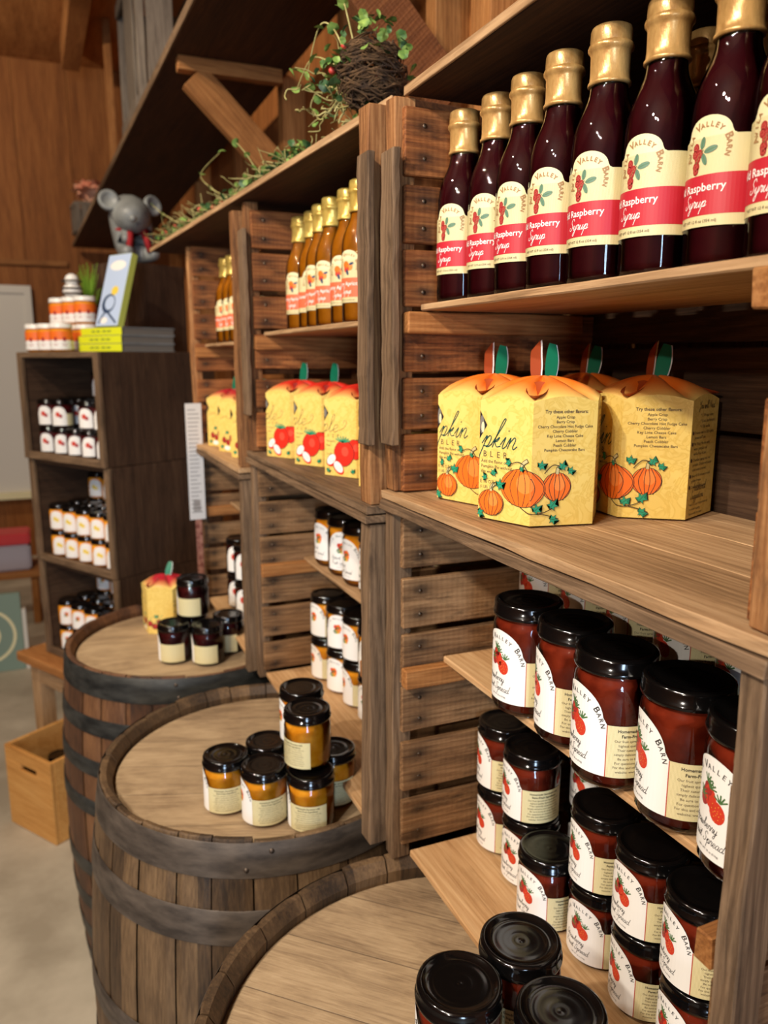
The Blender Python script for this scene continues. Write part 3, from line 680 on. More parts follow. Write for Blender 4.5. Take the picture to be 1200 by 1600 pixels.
        pumpkin(p, .029, .0415, .033, .031, 3); pumpkin(p, -.012, .0395, .056, .041, 16); pumpkin(p, -.053, .019, .036, .029, 24)
        for q in ([(-.012, .019), (.002, .013), (.016, .015), (.030, .022)], [(.006, .014), (.020, .011), (.032, .007)], [(-.028, .063), (-.018, .067), (-.010, .065), (-.004, .058)], [(.014, .056), (.024, .065), (.036, .061)], [(-.053, .034), (-.048, .042), (-.042, .040)]): p.stroke(q, .0009, 'black', 32)
        for (x, y, r, ro) in ((.006, .018, .0065, .6), (.024, .022, .0072, .9), (.025, .007, .0062, -.2), (-.029, .065, .0050, 2.4), (.010, .0645, .0060, .3), (.034, .063, .0058, 1.2), (.043, .0585, .0052, 0), (-.062, .046, .0046, 2.), (-.050, .052, .0050, 1.2), (-.041, .040, .0072, .4), (-.068, .006, .0060, -.5), (-.012, .060, .0038, 0)):
            mleaf(p, x, y, r, ro, 33)
        words = ['Apple Crisp', 'Berry Crisp', 'Cherry Chocolate Hot Fudge Cake', 'Cherry Cobbler', 'Key Lime Cheese Cake', 'Lemon Bars', 'Peach Cobbler', 'Pumpkin Cheesecake Bars']
        p.text('Try these other flavors:', s * .5 + .001, .1190, .0050, 'text_ink', bold=.02)
        for i, q in enumerate(words): p.text(q, s * .5, .1135 - .0049 * i, .0043, 'text_ink', bold=.008)
    elif kind == 'apple':
        p.poly([(A, .122), (A + .010, .108), (A, .094)], 'black', 1); p.ell(A + .003, .108, .003, .008, 'page', 2, 12)
        p.script('ple', A - .008, .0760, .0130, .0008, 'text_ink', 2, shear=.35, wide=1.25)
        p.stroke([(A + .034, .079), (A + .046, .085), (A + .051, .094), (A + .046, .097), (A + .044, .091)], .0007, 'text_ink', 2)
        for i, ch in enumerate('ISP'): p.text(ch, A + .008 + i * .0115, .0665, .0085, 'text_ink')
        for i, q in enumerate(('The classic', 'Crisp', '', '16 OZ')): p.text(q or ' ', A + .004, .0585 - .0075 * i, .0045, 'text_ink', 'l')
        apple(p, -.002, .049, .0165, 3); apple(p, -.027, .0405, .0208, 8)
        slice_(p, -.056, .0270, .0125, .7, 14); slice_(p, -.040, .0150, .0130, -.7, 14)
        for a in range(7): p.stroke([(-.030, .059), (-.030 + .017 * math.cos(a * .42 + .2), .061 + .009 * math.sin(a * .42 + .2))], .0020, 'green_t', 18, 1)
        mleaf(p, -.008, .010, .0058, .8, 18); mleaf(p, -.064, .009, .0055, 0, 18)
        p.text('Try these other flavors:', s * .5, .1155, .0054, 'text_ink', bold=.02)
        for i in range(8): p.text(['Berry Crisp', 'Cherry Cobbler', 'Key Lime Cheese Cake', 'Lemon Bars', 'Peach Cobbler', 'Apple Crisp', 'Hot Fudge Cake', 'Cheesecake Bars'][i], s * .5, .1085 - .0057 * i, .0047, 'text_ink')
    else:
        p.poly([(A, .120), (A + .010, .106), (A, .092)], 'black', 1)
        p.stroke([(A + .01, .085), (A + .03, .092), (A + .05, .086), (A + .065, .094)], .0009, 'text_ink', 2)
        for (x, y) in ((-.050, .030), (-.034, .025), (-.020, .036), (.004, .030), (.018, .022), (.032, .034), (.05, .02)):
            p.ell(x, y, .0085, .0085, 'black', 3, 14); p.ell(x, y, .0079, .0079, 'berry_d', 4, 14); p.ell(x + .002, y + .002, .002, .002, 'apple_hi', 5, 8)
            p.stroke([(x, y + .007), (x + .004, y + .016), (x + .009, y + .020)], .0008, 'green_t', 5)
        for (x, y) in ((-.038, .050), (.022, .050), (-.06, .012)): mleaf(p, x, y, .007, .6, 6)
        p.ell(-.038, .010, .012, .006, 'white', 3, 14)
    # directions panel
    p.script('You will Need', s + .016, .121, .0038, .0005, 'text_ink', 2)
    y = .112
    for q in ('* 1 1/4 cups water', '* 15 oz. can Pumpkin', '* 1 Tbl. vanilla'): p.text(q, s + .022, y, .0048, 'text_ink', 'l'); y -= .0062
    for blk in (('Preheat oven to 350. Lightly', 'grease an 8" pan.'), ('Pie Filling: Mix dry with', 'water, pumpkin and', 'vanilla. Pour in pan.'), ('Crumble topping mix over', 'pumpkin. Drizzle with butter', 'until evenly covered.'), ('Bake 45-50 minutes or until', 'golden brown.'), ('Cool slightly and serve',)):
        for i, q in enumerate(blk):
            if i == 0: p.ell(s + .005, y + .0015, .0022, .0022, 'text_ink', 2, 10)
            p.text(q, s + .009, y, .0046, 'text_ink', 'l'); y -= .0054
        y -= .0015
    p.script('Additional', s + .014, .030, .0042, .0005, 'text_ink', 2); p.script('Suggestions', s + .010, .021, .0038, .0005, 'text_ink', 2)
    for i, q in enumerate(('* Add 1/2 cup chopped walnuts', '  to crumb topping.', '* Serve with ice cream.')): p.text(q, s + .006, .0135 - .0052 * i, .0042, 'text_ink', 'l')
    # keep art inside the printed faces
    p.items = [([(min(max(x, -s), 2 * s - .0005), yv) for x, yv in vs], fs, mi, z) for vs, fs, mi, z in p.items]
    kid(t, p.build('printed_artwork', hexmap, [k * s for k in range(-1, 4)], eps=.00005)); return t
BXP = make_box('pumpkin'); BXA = make_box('apple'); BXC = make_box('cherry')

# ================================================================== THE SETTING
def struct(name, a, b, mat, jit=0, n=1):
    bm = bmesh.new(); box_bm(bm, tuple(Vector(a) - (Vector(a) + Vector(b)) / 2), tuple(Vector(b) - (Vector(a) + Vector(b)) / 2))
    o = mk(name, bm, mat, loc=(Vector(a) + Vector(b)) / 2); o['kind'] = 'structure'; return o
FZ = -EYE
def panel_wall(name, mat, axis, at, lo, hi, z0, z1, pw=.30, th=.02, gap=.004, skip=()):
    """wall of vertical boards as one mesh"""
    bm = bmesh.new(); x = lo
    while x < hi - .01:
        e = min(hi, x + pw * random.uniform(.85, 1.15))
        if axis == 'x': box_bm(bm, (x + gap / 2, at, z0), (e - gap / 2, at + th, z1))
        else: box_bm(bm, (at, x + gap / 2, z0), (at + th, e - gap / 2, z1))
        x = e
    if axis == 'x': box_bm(bm, (lo, at + th, z0), (hi, at + th + .02, z1))
    else: box_bm(bm, (at + th, lo, z0), (at + th + .02, hi, z1))
    o = mk(name, bm, mat); o['kind'] = 'structure'; return o
struct('floor', (-4, -4.2, FZ - .05), (1.2, 7.1, FZ), M['concrete'])
panel_wall('wall_right', M['wall_z'], 'y', .82, -4.1, 7.0, FZ, 2.3)
panel_wall('wall_far', M['wall_z'], 'x', 7.0, -3.9, .84, FZ, 2.3, pw=.34)
panel_wall('wall_left', M['wall_z'], 'y', -3.92, -4.1, 7.0, FZ, 2.3, pw=.4)
bm = bmesh.new()
for (x0, x1, z0, z1) in ((-3.9, -1.7, FZ, 2.3), (-.9, .84, FZ, 2.3), (-1.7, -.9, .85, 2.3)): box_bm(bm, (x0, -4.14, z0), (x1, -4.10, z1))
mk('wall_back', bm, M['wall_z'])['kind'] = 'structure'
bm = bmesh.new()
y = -4.1
while y < 7.0:
    box_bm(bm, (-3.92, y, 2.22), (.84, min(7.02, y + 1.216), 2.26)); y += 1.22
mk('ceiling', bm, M['beam_y'])['kind'] = 'structure'
struct('trim_rail', (-3.9, 6.97, .72), (.2, 7.0, .76), M['beam_x'])
# studs standing against the right wall, each a post
studs = [(1.33, .07), (1.53, .045), (2.05, .05), (2.62, .06), (3.3, .05), (4.2, .05), (5.2, .05)]
for i, (y, w) in enumerate(studs):
    o = board('wall_stud', (.7455, y - w / 2, FZ + .002), (.8195, y + w / 2, 2.22), M['beam_z'], jit=.0008, n=6); o['kind'] = 'structure'; o.name = 'trim_%d' % (i + 1)

# overhead shelf, its ledgers and diagonal braces
SY0, SY1 = .2, 6.9
bm = bmesh.new(); xe = lambda y: .400 - .0316 * (y - 2.1)
vs = [(xe(SY0), SY0), (.7445, SY0), (.7445, SY1), (xe(SY1), SY1)]
for z0 in (.862,):
    lo = [bm.verts.new((x, y, z0)) for x, y in vs]; hi = [bm.verts.new((x, y, z0 + .024)) for x, y in vs]
    bm.faces.new(lo[::-1]); bm.faces.new(hi)
    for i in range(4): bm.faces.new((lo[i], lo[(i + 1) % 4], hi[(i + 1) % 4], hi[i]))
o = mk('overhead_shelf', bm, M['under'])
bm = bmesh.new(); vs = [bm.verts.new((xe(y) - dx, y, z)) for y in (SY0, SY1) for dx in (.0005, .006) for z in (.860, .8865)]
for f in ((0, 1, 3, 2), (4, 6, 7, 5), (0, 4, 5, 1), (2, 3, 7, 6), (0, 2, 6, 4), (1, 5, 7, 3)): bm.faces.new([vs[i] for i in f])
bmesh.ops.recalc_face_normals(bm, faces=bm.faces); mk('front_edge', bm, M['old_y'], o); tag(o, 'long wooden overhead shelf running along the wall above the crates', 'shelf')  # added strip, paler than the shelf so its front edge reads as lit
def brace(y, x0, z0, x1, z1, lab, mat, led=True):
    t = emp('shelf_brace', (.724, y, z0)); inv = Vector((-.724, -y, -z0))
    o = pboard(Vector((x0, y, z0)) , Vector((x1, y, z1)), .038, None, 'diagonal_strut', mat, width=.088, side=(0, 1, 0), jit=.001)
    o.parent = t; o.matrix_parent_inverse = Matrix.Translation(-t.location)
    if led:
        q = board('ledger', (x1 - .045, y - .02, .822), (.722, y + .02, .861), M['beam_x'], t); q.matrix_parent_inverse = Matrix.Translation(-t.location)
    tag(t, lab, 'brace'); return t
brace(1.36, .700, .452, .400, .752, 'rough-sawn diagonal brace under the overhead shelf, nearest and darkest face', M['rough_beam'])
brace(2.52, .700, .575, .455, .812, 'lighter diagonal shelf brace above the hanging vines, behind the nearest one', M['beam_x'])

# ================================================================== CRATES
def crate(lab, x0, yA, yB, z0, z1, depth, zs, old, name='apple_crate', post=.034, ptop=0, pbot=0, nback=5, topboards=None, botboards=None, ywA=.03, ywB=.035, cleat=None, shelf=None, batt=None):
    """Wooden slatted crate lying on its side, open towards the aisle (-x). yA/yB inner wall faces."""
    t = emp('wooden_crate', (x0, (yA + yB) / 2, z0)); t['label'] = lab; t['category'] = 'crate'; inv = Matrix.Translation(-t.location)
    def P(o): o.parent = t; o.matrix_parent_inverse = inv; return o
    S_ = 'old' if old else 'crate'
    sm = M['slat_old'] if old else M['slat']
    for side, y in ((1, yB), (-1, yA)):
        for (a, b) in zs:
            yy = (y, y + .009) if side > 0 else (y - .009, y)
            o = P(board('side_slat', (x0 + .004, yy[0], a), (x0 + depth, yy[1], b), sm, jit=.0016, n=8, origin=(x0 + .004, (yy[0] + yy[1]) / 2, (a + b) / 2)))
            for dz in (.019, -.019):
                bm = bmesh.new(); lathe(bm, [(0, .001), (.0022, .0008), (.003, 0)], 10)
                q = mk('nail', bm, M['nail'], o, smooth=True); q.rotation_euler = (PI / 2 * (1 if side > 0 else -1), 0, 0); q.location = (.027, -side * .0048, dz * (b - a) / .08)
    for y0, y1 in ((yB + .0095, yB + ywB), (yA - ywA, yA - .0095)):
        P(board('corner_post', (x0 - .006, y0, z0 + pbot), (x0 + .022, y1, z1 + ptop), M[S_ + '_z'], n=10, jit=.0015))
        P(board('corner_post', (x0 + depth - .03, y0, z0 + pbot), (x0 + depth - .004, y1, z1 + ptop), M[S_ + '_z'], n=6))
    h = (z1 - z0) / nback
    for k in range(nback):
        P(board('back_board', (x0 + depth + .001, yA - ywA, z0 + k * h + .003), (x0 + depth + .011, yB + ywB, z0 + (k + 1) * h - .003), M['dark_y' if not old else 'old_y'], n=6))  # dark wood in the upper crates puts the interior shade into the colour
    for (nm, za, zb, cuts, mat) in (topboards or []) + (botboards or []):
        for (a, b) in zip(cuts, cuts[1:]):
            P(board(nm, (x0 + a, yA - ywA - .004, za), (x0 + b - .0012, yB + ywB + .004, zb), mat, n=14, jit=.0018 if a < .01 else .0005, bev=.0008))
    if cleat:
        for side, y in ((1, yB), (-1, yA)):
            P(board('cleat', (x0 + .002, y - .018 if side > 0 else y + .0005, cleat - .027), (x0 + depth * .9, y - .0005 if side > 0 else y + .018, cleat), M['beam_x'], n=5))
    for (yy0, yy1, za, zb) in (batt or []):
        P(board('batten', (x0 - .0175, yy0, za), (x0 - .0075, yy1, zb), M['old_z'], n=16, jit=.002))
    return t
ZU = [(.223, .303), (.143, .212), (.065, .135), (-.017, .058), (-.092, -.025), (-.175, -.099)]
ZL = [(-.282, -.212), (-.368, -.297), (-.450, -.378), (-.523, -.456), (-.615, -.541), (-.701, -.631)]
D0 = .300
CU = crate('upper brown crate nearest the camera, holding red syrup bottles and pumpkin boxes', .42, .372, .938, -.188, .322, D0, ZU, False, post=.03, ptop=-.006, pbot=.013,
      botboards=[('bottom_plank', -.188, -.177, (-.012, .10, .19, .29), M['board_y'])], cleat=.058, batt=[(.925, .964, -.112, .251)])
CL = crate('lower grey-brown crate nearest the camera, holding strawberry jam jars', .42, .372, .938, -.728, -.190, D0, ZL, True, pbot=.001, ptop=-.014,
      topboards=[('top_plank', -.2025, -.190, (-.014, .10, .19, .29), M['old_y'])], cleat=-.424)
C2 = .402
k2 = lambda L, f=1.0: L
Z2U = [(.225, .300), (.140, .215), (.062, .128), (-.022, .050), (-.105, -.045), (-.190, -.115)]
Z2L = [(-.300, -.232), (-.385, -.312), (-.462, -.392), (-.545, -.478), (-.625, -.556), (-.705, -.640)]
crate('upper crate second from the camera, holding gold syrup bottles and red-topped apple boxes', C2, 1.035, 1.668, -.212, .318, D0, Z2U, False, ptop=0, pbot=.012, ywA=.045,
      botboards=[('bottom_plank', -.212, -.201, (-.012, .10, .19, .29), M['old_y'])], cleat=.045, batt=[(1.655, 1.70, -.12, .262)])
crate('lower crate second from the camera, holding amber jam jars behind the middle barrel', C2, 1.035, 1.668, -.728, -.2145, D0, Z2L, True, pbot=.002, ptop=-.014, ywA=.045,
      topboards=[('top_plank', -.226, -.2145, (-.014, .10, .19, .29), M['old_y'])], cleat=-.452)
bl = [o for o in COL.objects if o.name.startswith('batten')]
b2 = board('batten', (.3855, .967, -.115), (.3955, 1.005, .256), M['old_z'], n=16, jit=.002)
t2 = [o for o in COL.objects if o.name.startswith('wooden_crate')][2]; b2.parent = t2; b2.matrix_parent_inverse = Matrix.Translation(-t2.location)
C3 = .385
crate('upper crate third from the camera, holding blurred gold bottles and cherry boxes', C3, 1.76, 2.30, -.252, .306, D0, [(a * 1.06 - .012, b * 1.06 - .012) for a, b in Z2U], False, pbot=.012, ywA=.04,
      botboards=[('bottom_plank', -.252, -.241, (-.012, .10, .19, .29), M['board_y'])], cleat=.03)
crate('lower crate third from the camera, with white-labelled jars behind the far barrel', C3, 1.76, 2.30, -.728, -.2545, D0, [(a, b - .004) for a, b in Z2L[1:]] + [(-.318, -.272)], True, pbot=.002, ptop=-.014, ywA=.04,
      topboards=[('top_plank', -.266, -.2545, (-.014, .10, .19, .29), M['old_y'])], cleat=-.43)
# boards lying in and on the crates
def slab(name, a, b, mat, lab, cat='shelf board', **kw):
    o = board(name, a, b, mat, **kw); tag(o, lab, cat); return o
slab('shelf_board', (.444, .379, .0593), (.705, .931, .0675), M['board_y'], 'board shelf in the upper near crate under the red syrup bottles', n=10, jit=.0008)
slab('shelf_board', (.484, .379, -.4230), (.705, .931, -.4135), M['pale'], 'pale board shelf holding the large strawberry jars in the lower near crate', n=10, jit=.0006)
slab('riser_board', (.582, .39, -.4126), (.682, .928, -.3690), M['board_y'], 'low riser board under the back row of large strawberry jars', n=6, jit=.0005)
slab('shelf_board', (.434, .378, -.716), (.70, .931, -.706), M['pale'], 'pale plywood board in the bottom of the lower near crate', n=10, jit=.0005)
slab('shelf_board', (.425, 1.042, .0465), (.688, 1.661, .0545), M['board_y'], 'board shelf under the gold syrup bottles in the second crate', n=10, jit=.001)
slab('shelf_board', (.503, 1.042, -.4505), (.688, 1.661, -.4425), M['board_y'], 'narrow shelf board under the amber jars in the second crate', n=10, jit=.001)
slab('shelf_board', (.408, 1.042, -.7185), (.688, 1.661, -.7085), M['pale'], 'pale board in the bottom of the second lower crate', n=10, jit=.0005)
slab('shelf_board', (.415, 1.767, .0318), (.67, 2.293, .0395), M['board_y'], 'shelf board under the blurred gold bottles in the third crate', n=8, jit=.001)
slab('shelf_board', (.47, 1.767, -.4285), (.67, 2.293, -.4205), M['board_y'], 'shelf board inside the lower third crate with a few white-labelled jars', n=8, jit=.001)
slab('shelf_board', (.395, 1.767, -.7185), (.67, 2.293, -.7085), M['pale'], 'pale board in the bottom of the lower third crate', n=8, jit=.001)
bm = bmesh.new(); 
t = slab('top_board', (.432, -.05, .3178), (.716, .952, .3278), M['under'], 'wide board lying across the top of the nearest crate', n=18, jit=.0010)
q = board('front_edge', (-.1455, -.501, -.0055), (-.1422, .501, .0055), M['board_y'], t, n=18, jit=.0012, bev=.0006)  # paler strip added to give the dark board a lit edge
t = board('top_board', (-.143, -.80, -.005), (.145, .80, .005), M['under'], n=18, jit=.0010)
q = board('front_edge', (-.1475, -.80, -.0055), (-.144, .80, .0055), M['board_y'], t, n=18, jit=.0012, bev=.0006)  # lit edge again carried by an added strip of paler wood
t.location = (.372 + .145, 1.80, .3245); t.rotation_euler = (0, 0, math.atan2(.108, 1.47)); tag(t, 'board on top of the second and third crates under the vine garland', 'shelf board')

# ================================================================== BARRELS
def barrel(cx, cy, Re, lab, smat, hmat, hang, hoops, ns=26, seed=1, bul=1.12):
    rnd = random.Random(seed); H = .8885; Rb = Re * bul
    t = emp('wooden_barrel', (cx, cy, FZ)); tag(t, lab, 'barrel', None)
    def R(z): s = (z - H / 2) / (H / 2); return Rb - (Rb - Re) * (abs(s) ** 2.0)
    bm = bmesh.new(); zs = [0, .02, .06, .12, .2, .28, .36, .446, .53, .61, .69, .77, .83, .87, H]
    angs = [];
    edges = [0]
    for i in range(ns): edges.append(edges[-1] + rnd.uniform(.8, 1.2))
    edges = [e / edges[-1] * 2 * PI for e in edges]
    for k in range(ns):
        a0, a1 = edges[k], edges[k + 1]; dh = rnd.uniform(-.004, .002); m = 5; dr = rnd.uniform(-.0012, .0012)
        cols = []
        for j in range(m + 1):
            a = a0 + (a1 - a0) * j / m; ins = .0022 if j in (0, m) else 0; a += (.0014 / Re if j == 0 else -.0014 / Re if j == m else 0)
            col = [((R(z) - ins + dr) * math.cos(a), (R(z) - ins + dr) * math.sin(a), z + (dh if z > .88 else 0)) for z in zs]
            th = .018; zt = H + dh
            col += [((Re - ins - .003 + dr) * math.cos(a), (Re - ins - .003 + dr) * math.sin(a), zt + .0015), ((Re - th + .006) * math.cos(a), (Re - th + .006) * math.sin(a), zt), ((Re - th - .004) * math.cos(a), (Re - th - .004) * math.sin(a), zt - .016), ((Re - th - .002) * math.cos(a), (Re - th - .002) * math.sin(a), zt - .045)]
            cols.append([bm.verts.new(p) for p in col])
        for A, B in zip(cols, cols[1:]):
            for p in range(len(A) - 1): bm.faces.new((A[p], B[p], B[p + 1], A[p + 1]))
        for A, rev in ((cols[0], 1), (cols[-1], 0)):      # stave flanks at the rim
            f = A[len(zs) - 1:]; f = f[::-1] if rev else f
            try: bm.faces.new(f)
            except ValueError: pass
    o = mk('staves', bm, smat, t)
    # head made of planks, with a thin chamfered edge
    bm = bmesh.new(); rh = Re - .0190; lathe(bm, [(rh, H - .034), (rh - .010, H - .0265), (0, H - .0265)], 64); bmesh.ops.recalc_face_normals(bm, faces=bm.faces)
    mk('barrel_head', bm, head_mat('head_%d' % seed, hang), t)
    for (za, zb) in hoops:
        bm = bmesh.new(); e = .0018; pr = [(R(za) + .0006, za), (R(za) + e, za + .001), (R((za + zb) / 2) + e + .0003, (za + zb) / 2), (R(zb) + e, zb - .001), (R(zb) + .0006, zb)]
        lathe(bm, pr, 96); h = mk('hoop', bm, hmat, t, smooth=True, autos=50)
        for q in range(2):
            a = rnd.uniform(0, .2) - PI * .62 + .0 * za
            bm = bmesh.new(); lathe(bm, [(0, .003), (.003, .0022), (.0045, 0)], 12)
            zz = za + (zb - za) * (.25 + .5 * q); rv = mk('rivet', bm, M['iron_grey'], h, smooth=True)
            rv.location = ((R(zz) + e) * math.cos(a), (R(zz) + e) * math.sin(a), zz); rv.rotation_euler = (0, PI / 2, a)
    return t
HO = [(.830, .8862), (.722, .779), (.495, .545), (.345, .395), (.113, .17), (.008, .06)]
HO2 = [(.825, .8862), (.728, .772), (.622, .664), (.515, .557), (.335, .377), (.228, .27), (.12, .164), (.008, .06)]
barrel(.390, .650, .318, 'nearest wooden barrel with wide plank head, at the bottom right', M['stave'], M['hoop'], .75, HO, seed=11)
barrel(.331, 1.366, .303, 'middle wooden barrel with brown-grey hoops and a group of amber jars on it', M['stave'], M['hoop'], .35, HO, seed=5)
barrel(.300, 2.075, .316, 'farthest wooden barrel with black hoops and dark berry jars on it', M['stave_red'], M['hoop_black'], .1, HO2, seed=9, bul=1.085)

# ================================================================== BOTTLES
ORD = ['leftmost', 'second from the left', 'third from the left', 'fourth from the left', 'fifth from the left', 'sixth from the left', 'seventh from the left', 'eighth from the left', 'ninth from the left']
ZB = .0678
for i, (x, y) in enumerate([(.488, .903), (.494, .836), (.492, .770), (.490, .703), (.492, .635), (.500, .5695), (.513, .5055), (.511, .440)]):
    place(BR, (x, y, ZB), toward(x, y, 31 + random.uniform(-3, 3)), 'red raspberry syrup bottle, %s in the near row of eight' % ORD[i], 'bottle', 'raspberry syrup bottles on the near shelf')
for i, (x, y) in enumerate([(.580, .610), (.584, .540), (.584, .470)]):
    place(BR, (x, y, ZB), toward(x, y, 20), 'raspberry syrup bottle in the back row, behind the %s bottle of the front row' % ('sixth', 'seventh', 'eighth')[i], 'bottle', 'raspberry syrup bottles on the near shelf')
for i, (x, y) in enumerate([(.492, 1.600), (.497, 1.532), (.491, 1.462), (.487, 1.392), (.489, 1.315), (.483, 1.240), (.487, 1.165)]):
    place(BA, (x, y, .0548), toward(x, y, (36, 8, 44, 36, 30, 42, 35)[i]), 'gold apricot syrup bottle in the second crate, %s in its row' % ORD[i], 'bottle', 'apricot syrup bottles in the second crate')
for i, (x, y) in enumerate([(.463, 2.20), (.466, 2.13), (.467, 2.06), (.468, 1.99), (.468, 1.92), (.468, 1.85)]):
    place(BA, (x, y, .0398), toward(x, y, 25), 'gold syrup bottle in the blurred third crate, %s in its row' % ORD[i], 'bottle', 'apricot syrup bottles in the third crate')

# ================================================================== CARTONS
G1 = 'pumpkin cobbler mix boxes'
def boxat(proto, x, y, z, rz, lab, grp): return place(proto, (x, y, z), math.radians(rz), lab, 'box', grp)
boxat(BXP, .504, .740, -.1748, -41, 'yellow hexagonal pumpkin box in front, its whole flavor list showing', G1)
boxat(BXP, .517, .867, -.1748, -43, 'yellow pumpkin box partly hidden at the left behind the front one', G1)
boxat(BXP, .642, .720, -.1748, -66, 'yellow pumpkin box at the right, its side panel of directions showing', G1)
boxat(BXP, .6555, .862, -.1748, -62, 'pumpkin box at the back, only its top and tabs showing between others', G1)
G2 = 'apple crisp mix boxes'
for i, (x, y, r) in enumerate([(.480, 1.591, -33), (.497, 1.446, -32), (.505, 1.290, -31), (.514, 1.145, -34)]):
    boxat(BXA, x, y, -.2000, r, 'yellow apple crisp box in the second crate, %s of four' % ORD[i], G2)
for i, (x, y) in enumerate([(.470, 2.21), (.472, 2.064), (.474, 1.918)]):
    boxat(BXC, x, y, -.2400, -33, 'blurred yellow cherry box in the third crate, %s of three' % ORD[i], 'cherry dessert boxes in the third crate')
boxat(BXC, .262, 2.215, FZ + .8626, -55, 'yellow box with cherries standing on the farthest barrel', None)

# ================================================================== JARS
def jar(proto, x, y, z, lab, grp, d=12):
    return place(proto, (x, y, z), toward(x, y, d + random.uniform(-4, 4)), lab, 'jar', grp)
ZS = -.4133
for i, (x, y, d) in enumerate([(.501, .747, -3), (.506, .6635, 25), (.494, .5805, 10), (.506, .4975, 15), (.501, .414, 0)]):
    jar(JB, x, y, ZS, 'large strawberry jar in the front row on the raised shelf, %s' % ORD[i], 'large strawberry jars on the raised shelf', d)
for i, (x, y, d) in enumerate([(.622, .880, 0), (.632, .796, 12), (.636, .708, 18), (.630, .620, -2), (.632, .532, 0)]):
    jar(JB, x, y, ZS + .0452, 'large strawberry jar in the shaded back row on the raised shelf, %s' % ORD[i], 'large strawberry jars on the raised shelf', d)
Z0 = -.7058; h = .0979
G = 'small strawberry jars in the bottom of the near crate'
for i, (x, y, d1, d2) in enumerate([(.570, .8955, 15, 25), (.564, .816, -3, 15), (.564, .6635, -8, 10), (.563, .5835, 10, 5), (.559, .5035, 5, 10), (.557, .4235, 5, 5)]):
    w = ('by the slatted wall', 'second from the slatted wall', 'third stack from the slatted wall', 'fourth stack from the slatted wall', 'fifth stack, in front of the cleat', 'stack nearest the right post')[i]
    jar(JS, x, y, Z0, 'small strawberry jar, lower one of the pair stacked %s' % w, G, d1)
    jar(JS, x - .002, y, Z0 + h, 'small strawberry jar, upper one of the pair stacked %s' % w, G, d2)
jar(JS, .541, .740, Z0, 'single small strawberry jar with nothing on it, between two stacked pairs', G, 0)
for i, (x, y) in enumerate([(.655, .790), (.654, .706), (.650, .622), (.648, .54), (.646, .458)]):
    for k in range(2):
        jar(JS, x, y, Z0 + h * k, 'small strawberry jar in the dark back row below, %s, %s' % (ORD[i], ('lower', 'upper')[k]), G, 0)
ZH = FZ + .8624
G = 'small strawberry jars on the nearest barrel'
for nm, x, y in (('left', .293, .523), ('back', .371, .546), ('right', .358, .463)):
    jar(JAB, x, y, ZH, 'amber jar at the bottom of the %s stack on the nearest barrel' % nm, G, 60)
    jar(JS, x, y, ZH + .1222, 'strawberry jar whose black lid tops the %s stack on the nearest barrel' % nm, G, 60)
# amber
for i, (x, y, d) in enumerate([(.547, 1.580, 5), (.548, 1.495, -25), (.550, 1.410, 8), (.552, 1.325, 8), (.552, 1.240, 8)]):
    jar(JAB, x, y, -.4423, 'amber jam jar on the narrow shelf of the second crate, %s' % ORD[i], 'amber jars on the second crate shelf', d)
o = jar(JB, .655, 1.29, -.40, 'red jam jar behind the amber jars on the narrow shelf, mostly hidden', None, 10); o.rotation_euler[0] = .0; o.location.z = -.4423
ha = .0984
for i, (x, y, d) in enumerate([(.536, 1.592, 10), (.545, 1.511, -22), (.553, 1.431, 12), (.556, 1.351, -18), (.558, 1.271, 10)]):
    for k in range(2):
        jar(JAS, x, y, -.7083 + ha * k, 'amber jar in the bottom of the second crate, %s stack, %s one' % (ORD[i], ('lower', 'upper')[k]), 'amber jars in the bottom of the second crate', d + 12 * (1 - k))
G = 'amber jars on the middle barrel'
for nm, x, y, z, d in (('leftmost, alone at the front', .228, 1.236, 0, 48), ('second from the left in the front', .280, 1.176, 0, 36), ('front right one with a jar on its lid', .346, 1.128, 0, 57), ('half hidden behind the front three', .306, 1.2545, 0, 40),
                       ('upper front one of the stacked pair', .349, 1.152, 1, 88), ('upper back one of the stacked pair', .365, 1.236, 1, 30), ('under the upper back jar', .387, 1.264, 0, 40), ('peeping out behind the front right jar', .405, 1.186, 0, 40)):
    jar(JAS, x, y, ZH + .0002 + ha * z, 'amber jar on the middle barrel, ' + nm, G, d)
G = 'dark berry jars on the farthest barrel'; hd = .1024
for nm, x, y, z, d in (('left front', .243, 1.95, 0, 55), ('right front', .320, 1.905, 0, 60), ('top of the pile', .300, 1.985, 1, 70), ('behind and to the right', .385, 1.965, 0, 60), ('hidden under the top jar', .300, 2.02, 0, 60)):
    jar(JDS, x, y, ZH + .0002 + hd * z, 'dark berry jar on the farthest barrel, ' + nm, G, d)
for i, (x, y) in enumerate([(.52, 2.16), (.52, 2.07), (.52, 1.98), (.52, 1.89)]):
    jar(JDS, x, y, -.4203, 'white-labelled dark jar on the shelf of the third lower crate, %s' % ORD[i], 'white-labelled jars in the third crate', -20)
for i, (x, y) in enumerate([(.47, 2.18), (.472, 2.09), (.474, 2.0), (.476, 1.91), (.478, 1.82)]):
    for k in range(2):
        jar(JDS, x, y, -.7083 + hd * k, 'white-labelled jar low in the third crate, %s stack, %s one' % (ORD[i], ('lower', 'upper')[k]), 'white-labelled jars in the third crate', -25)

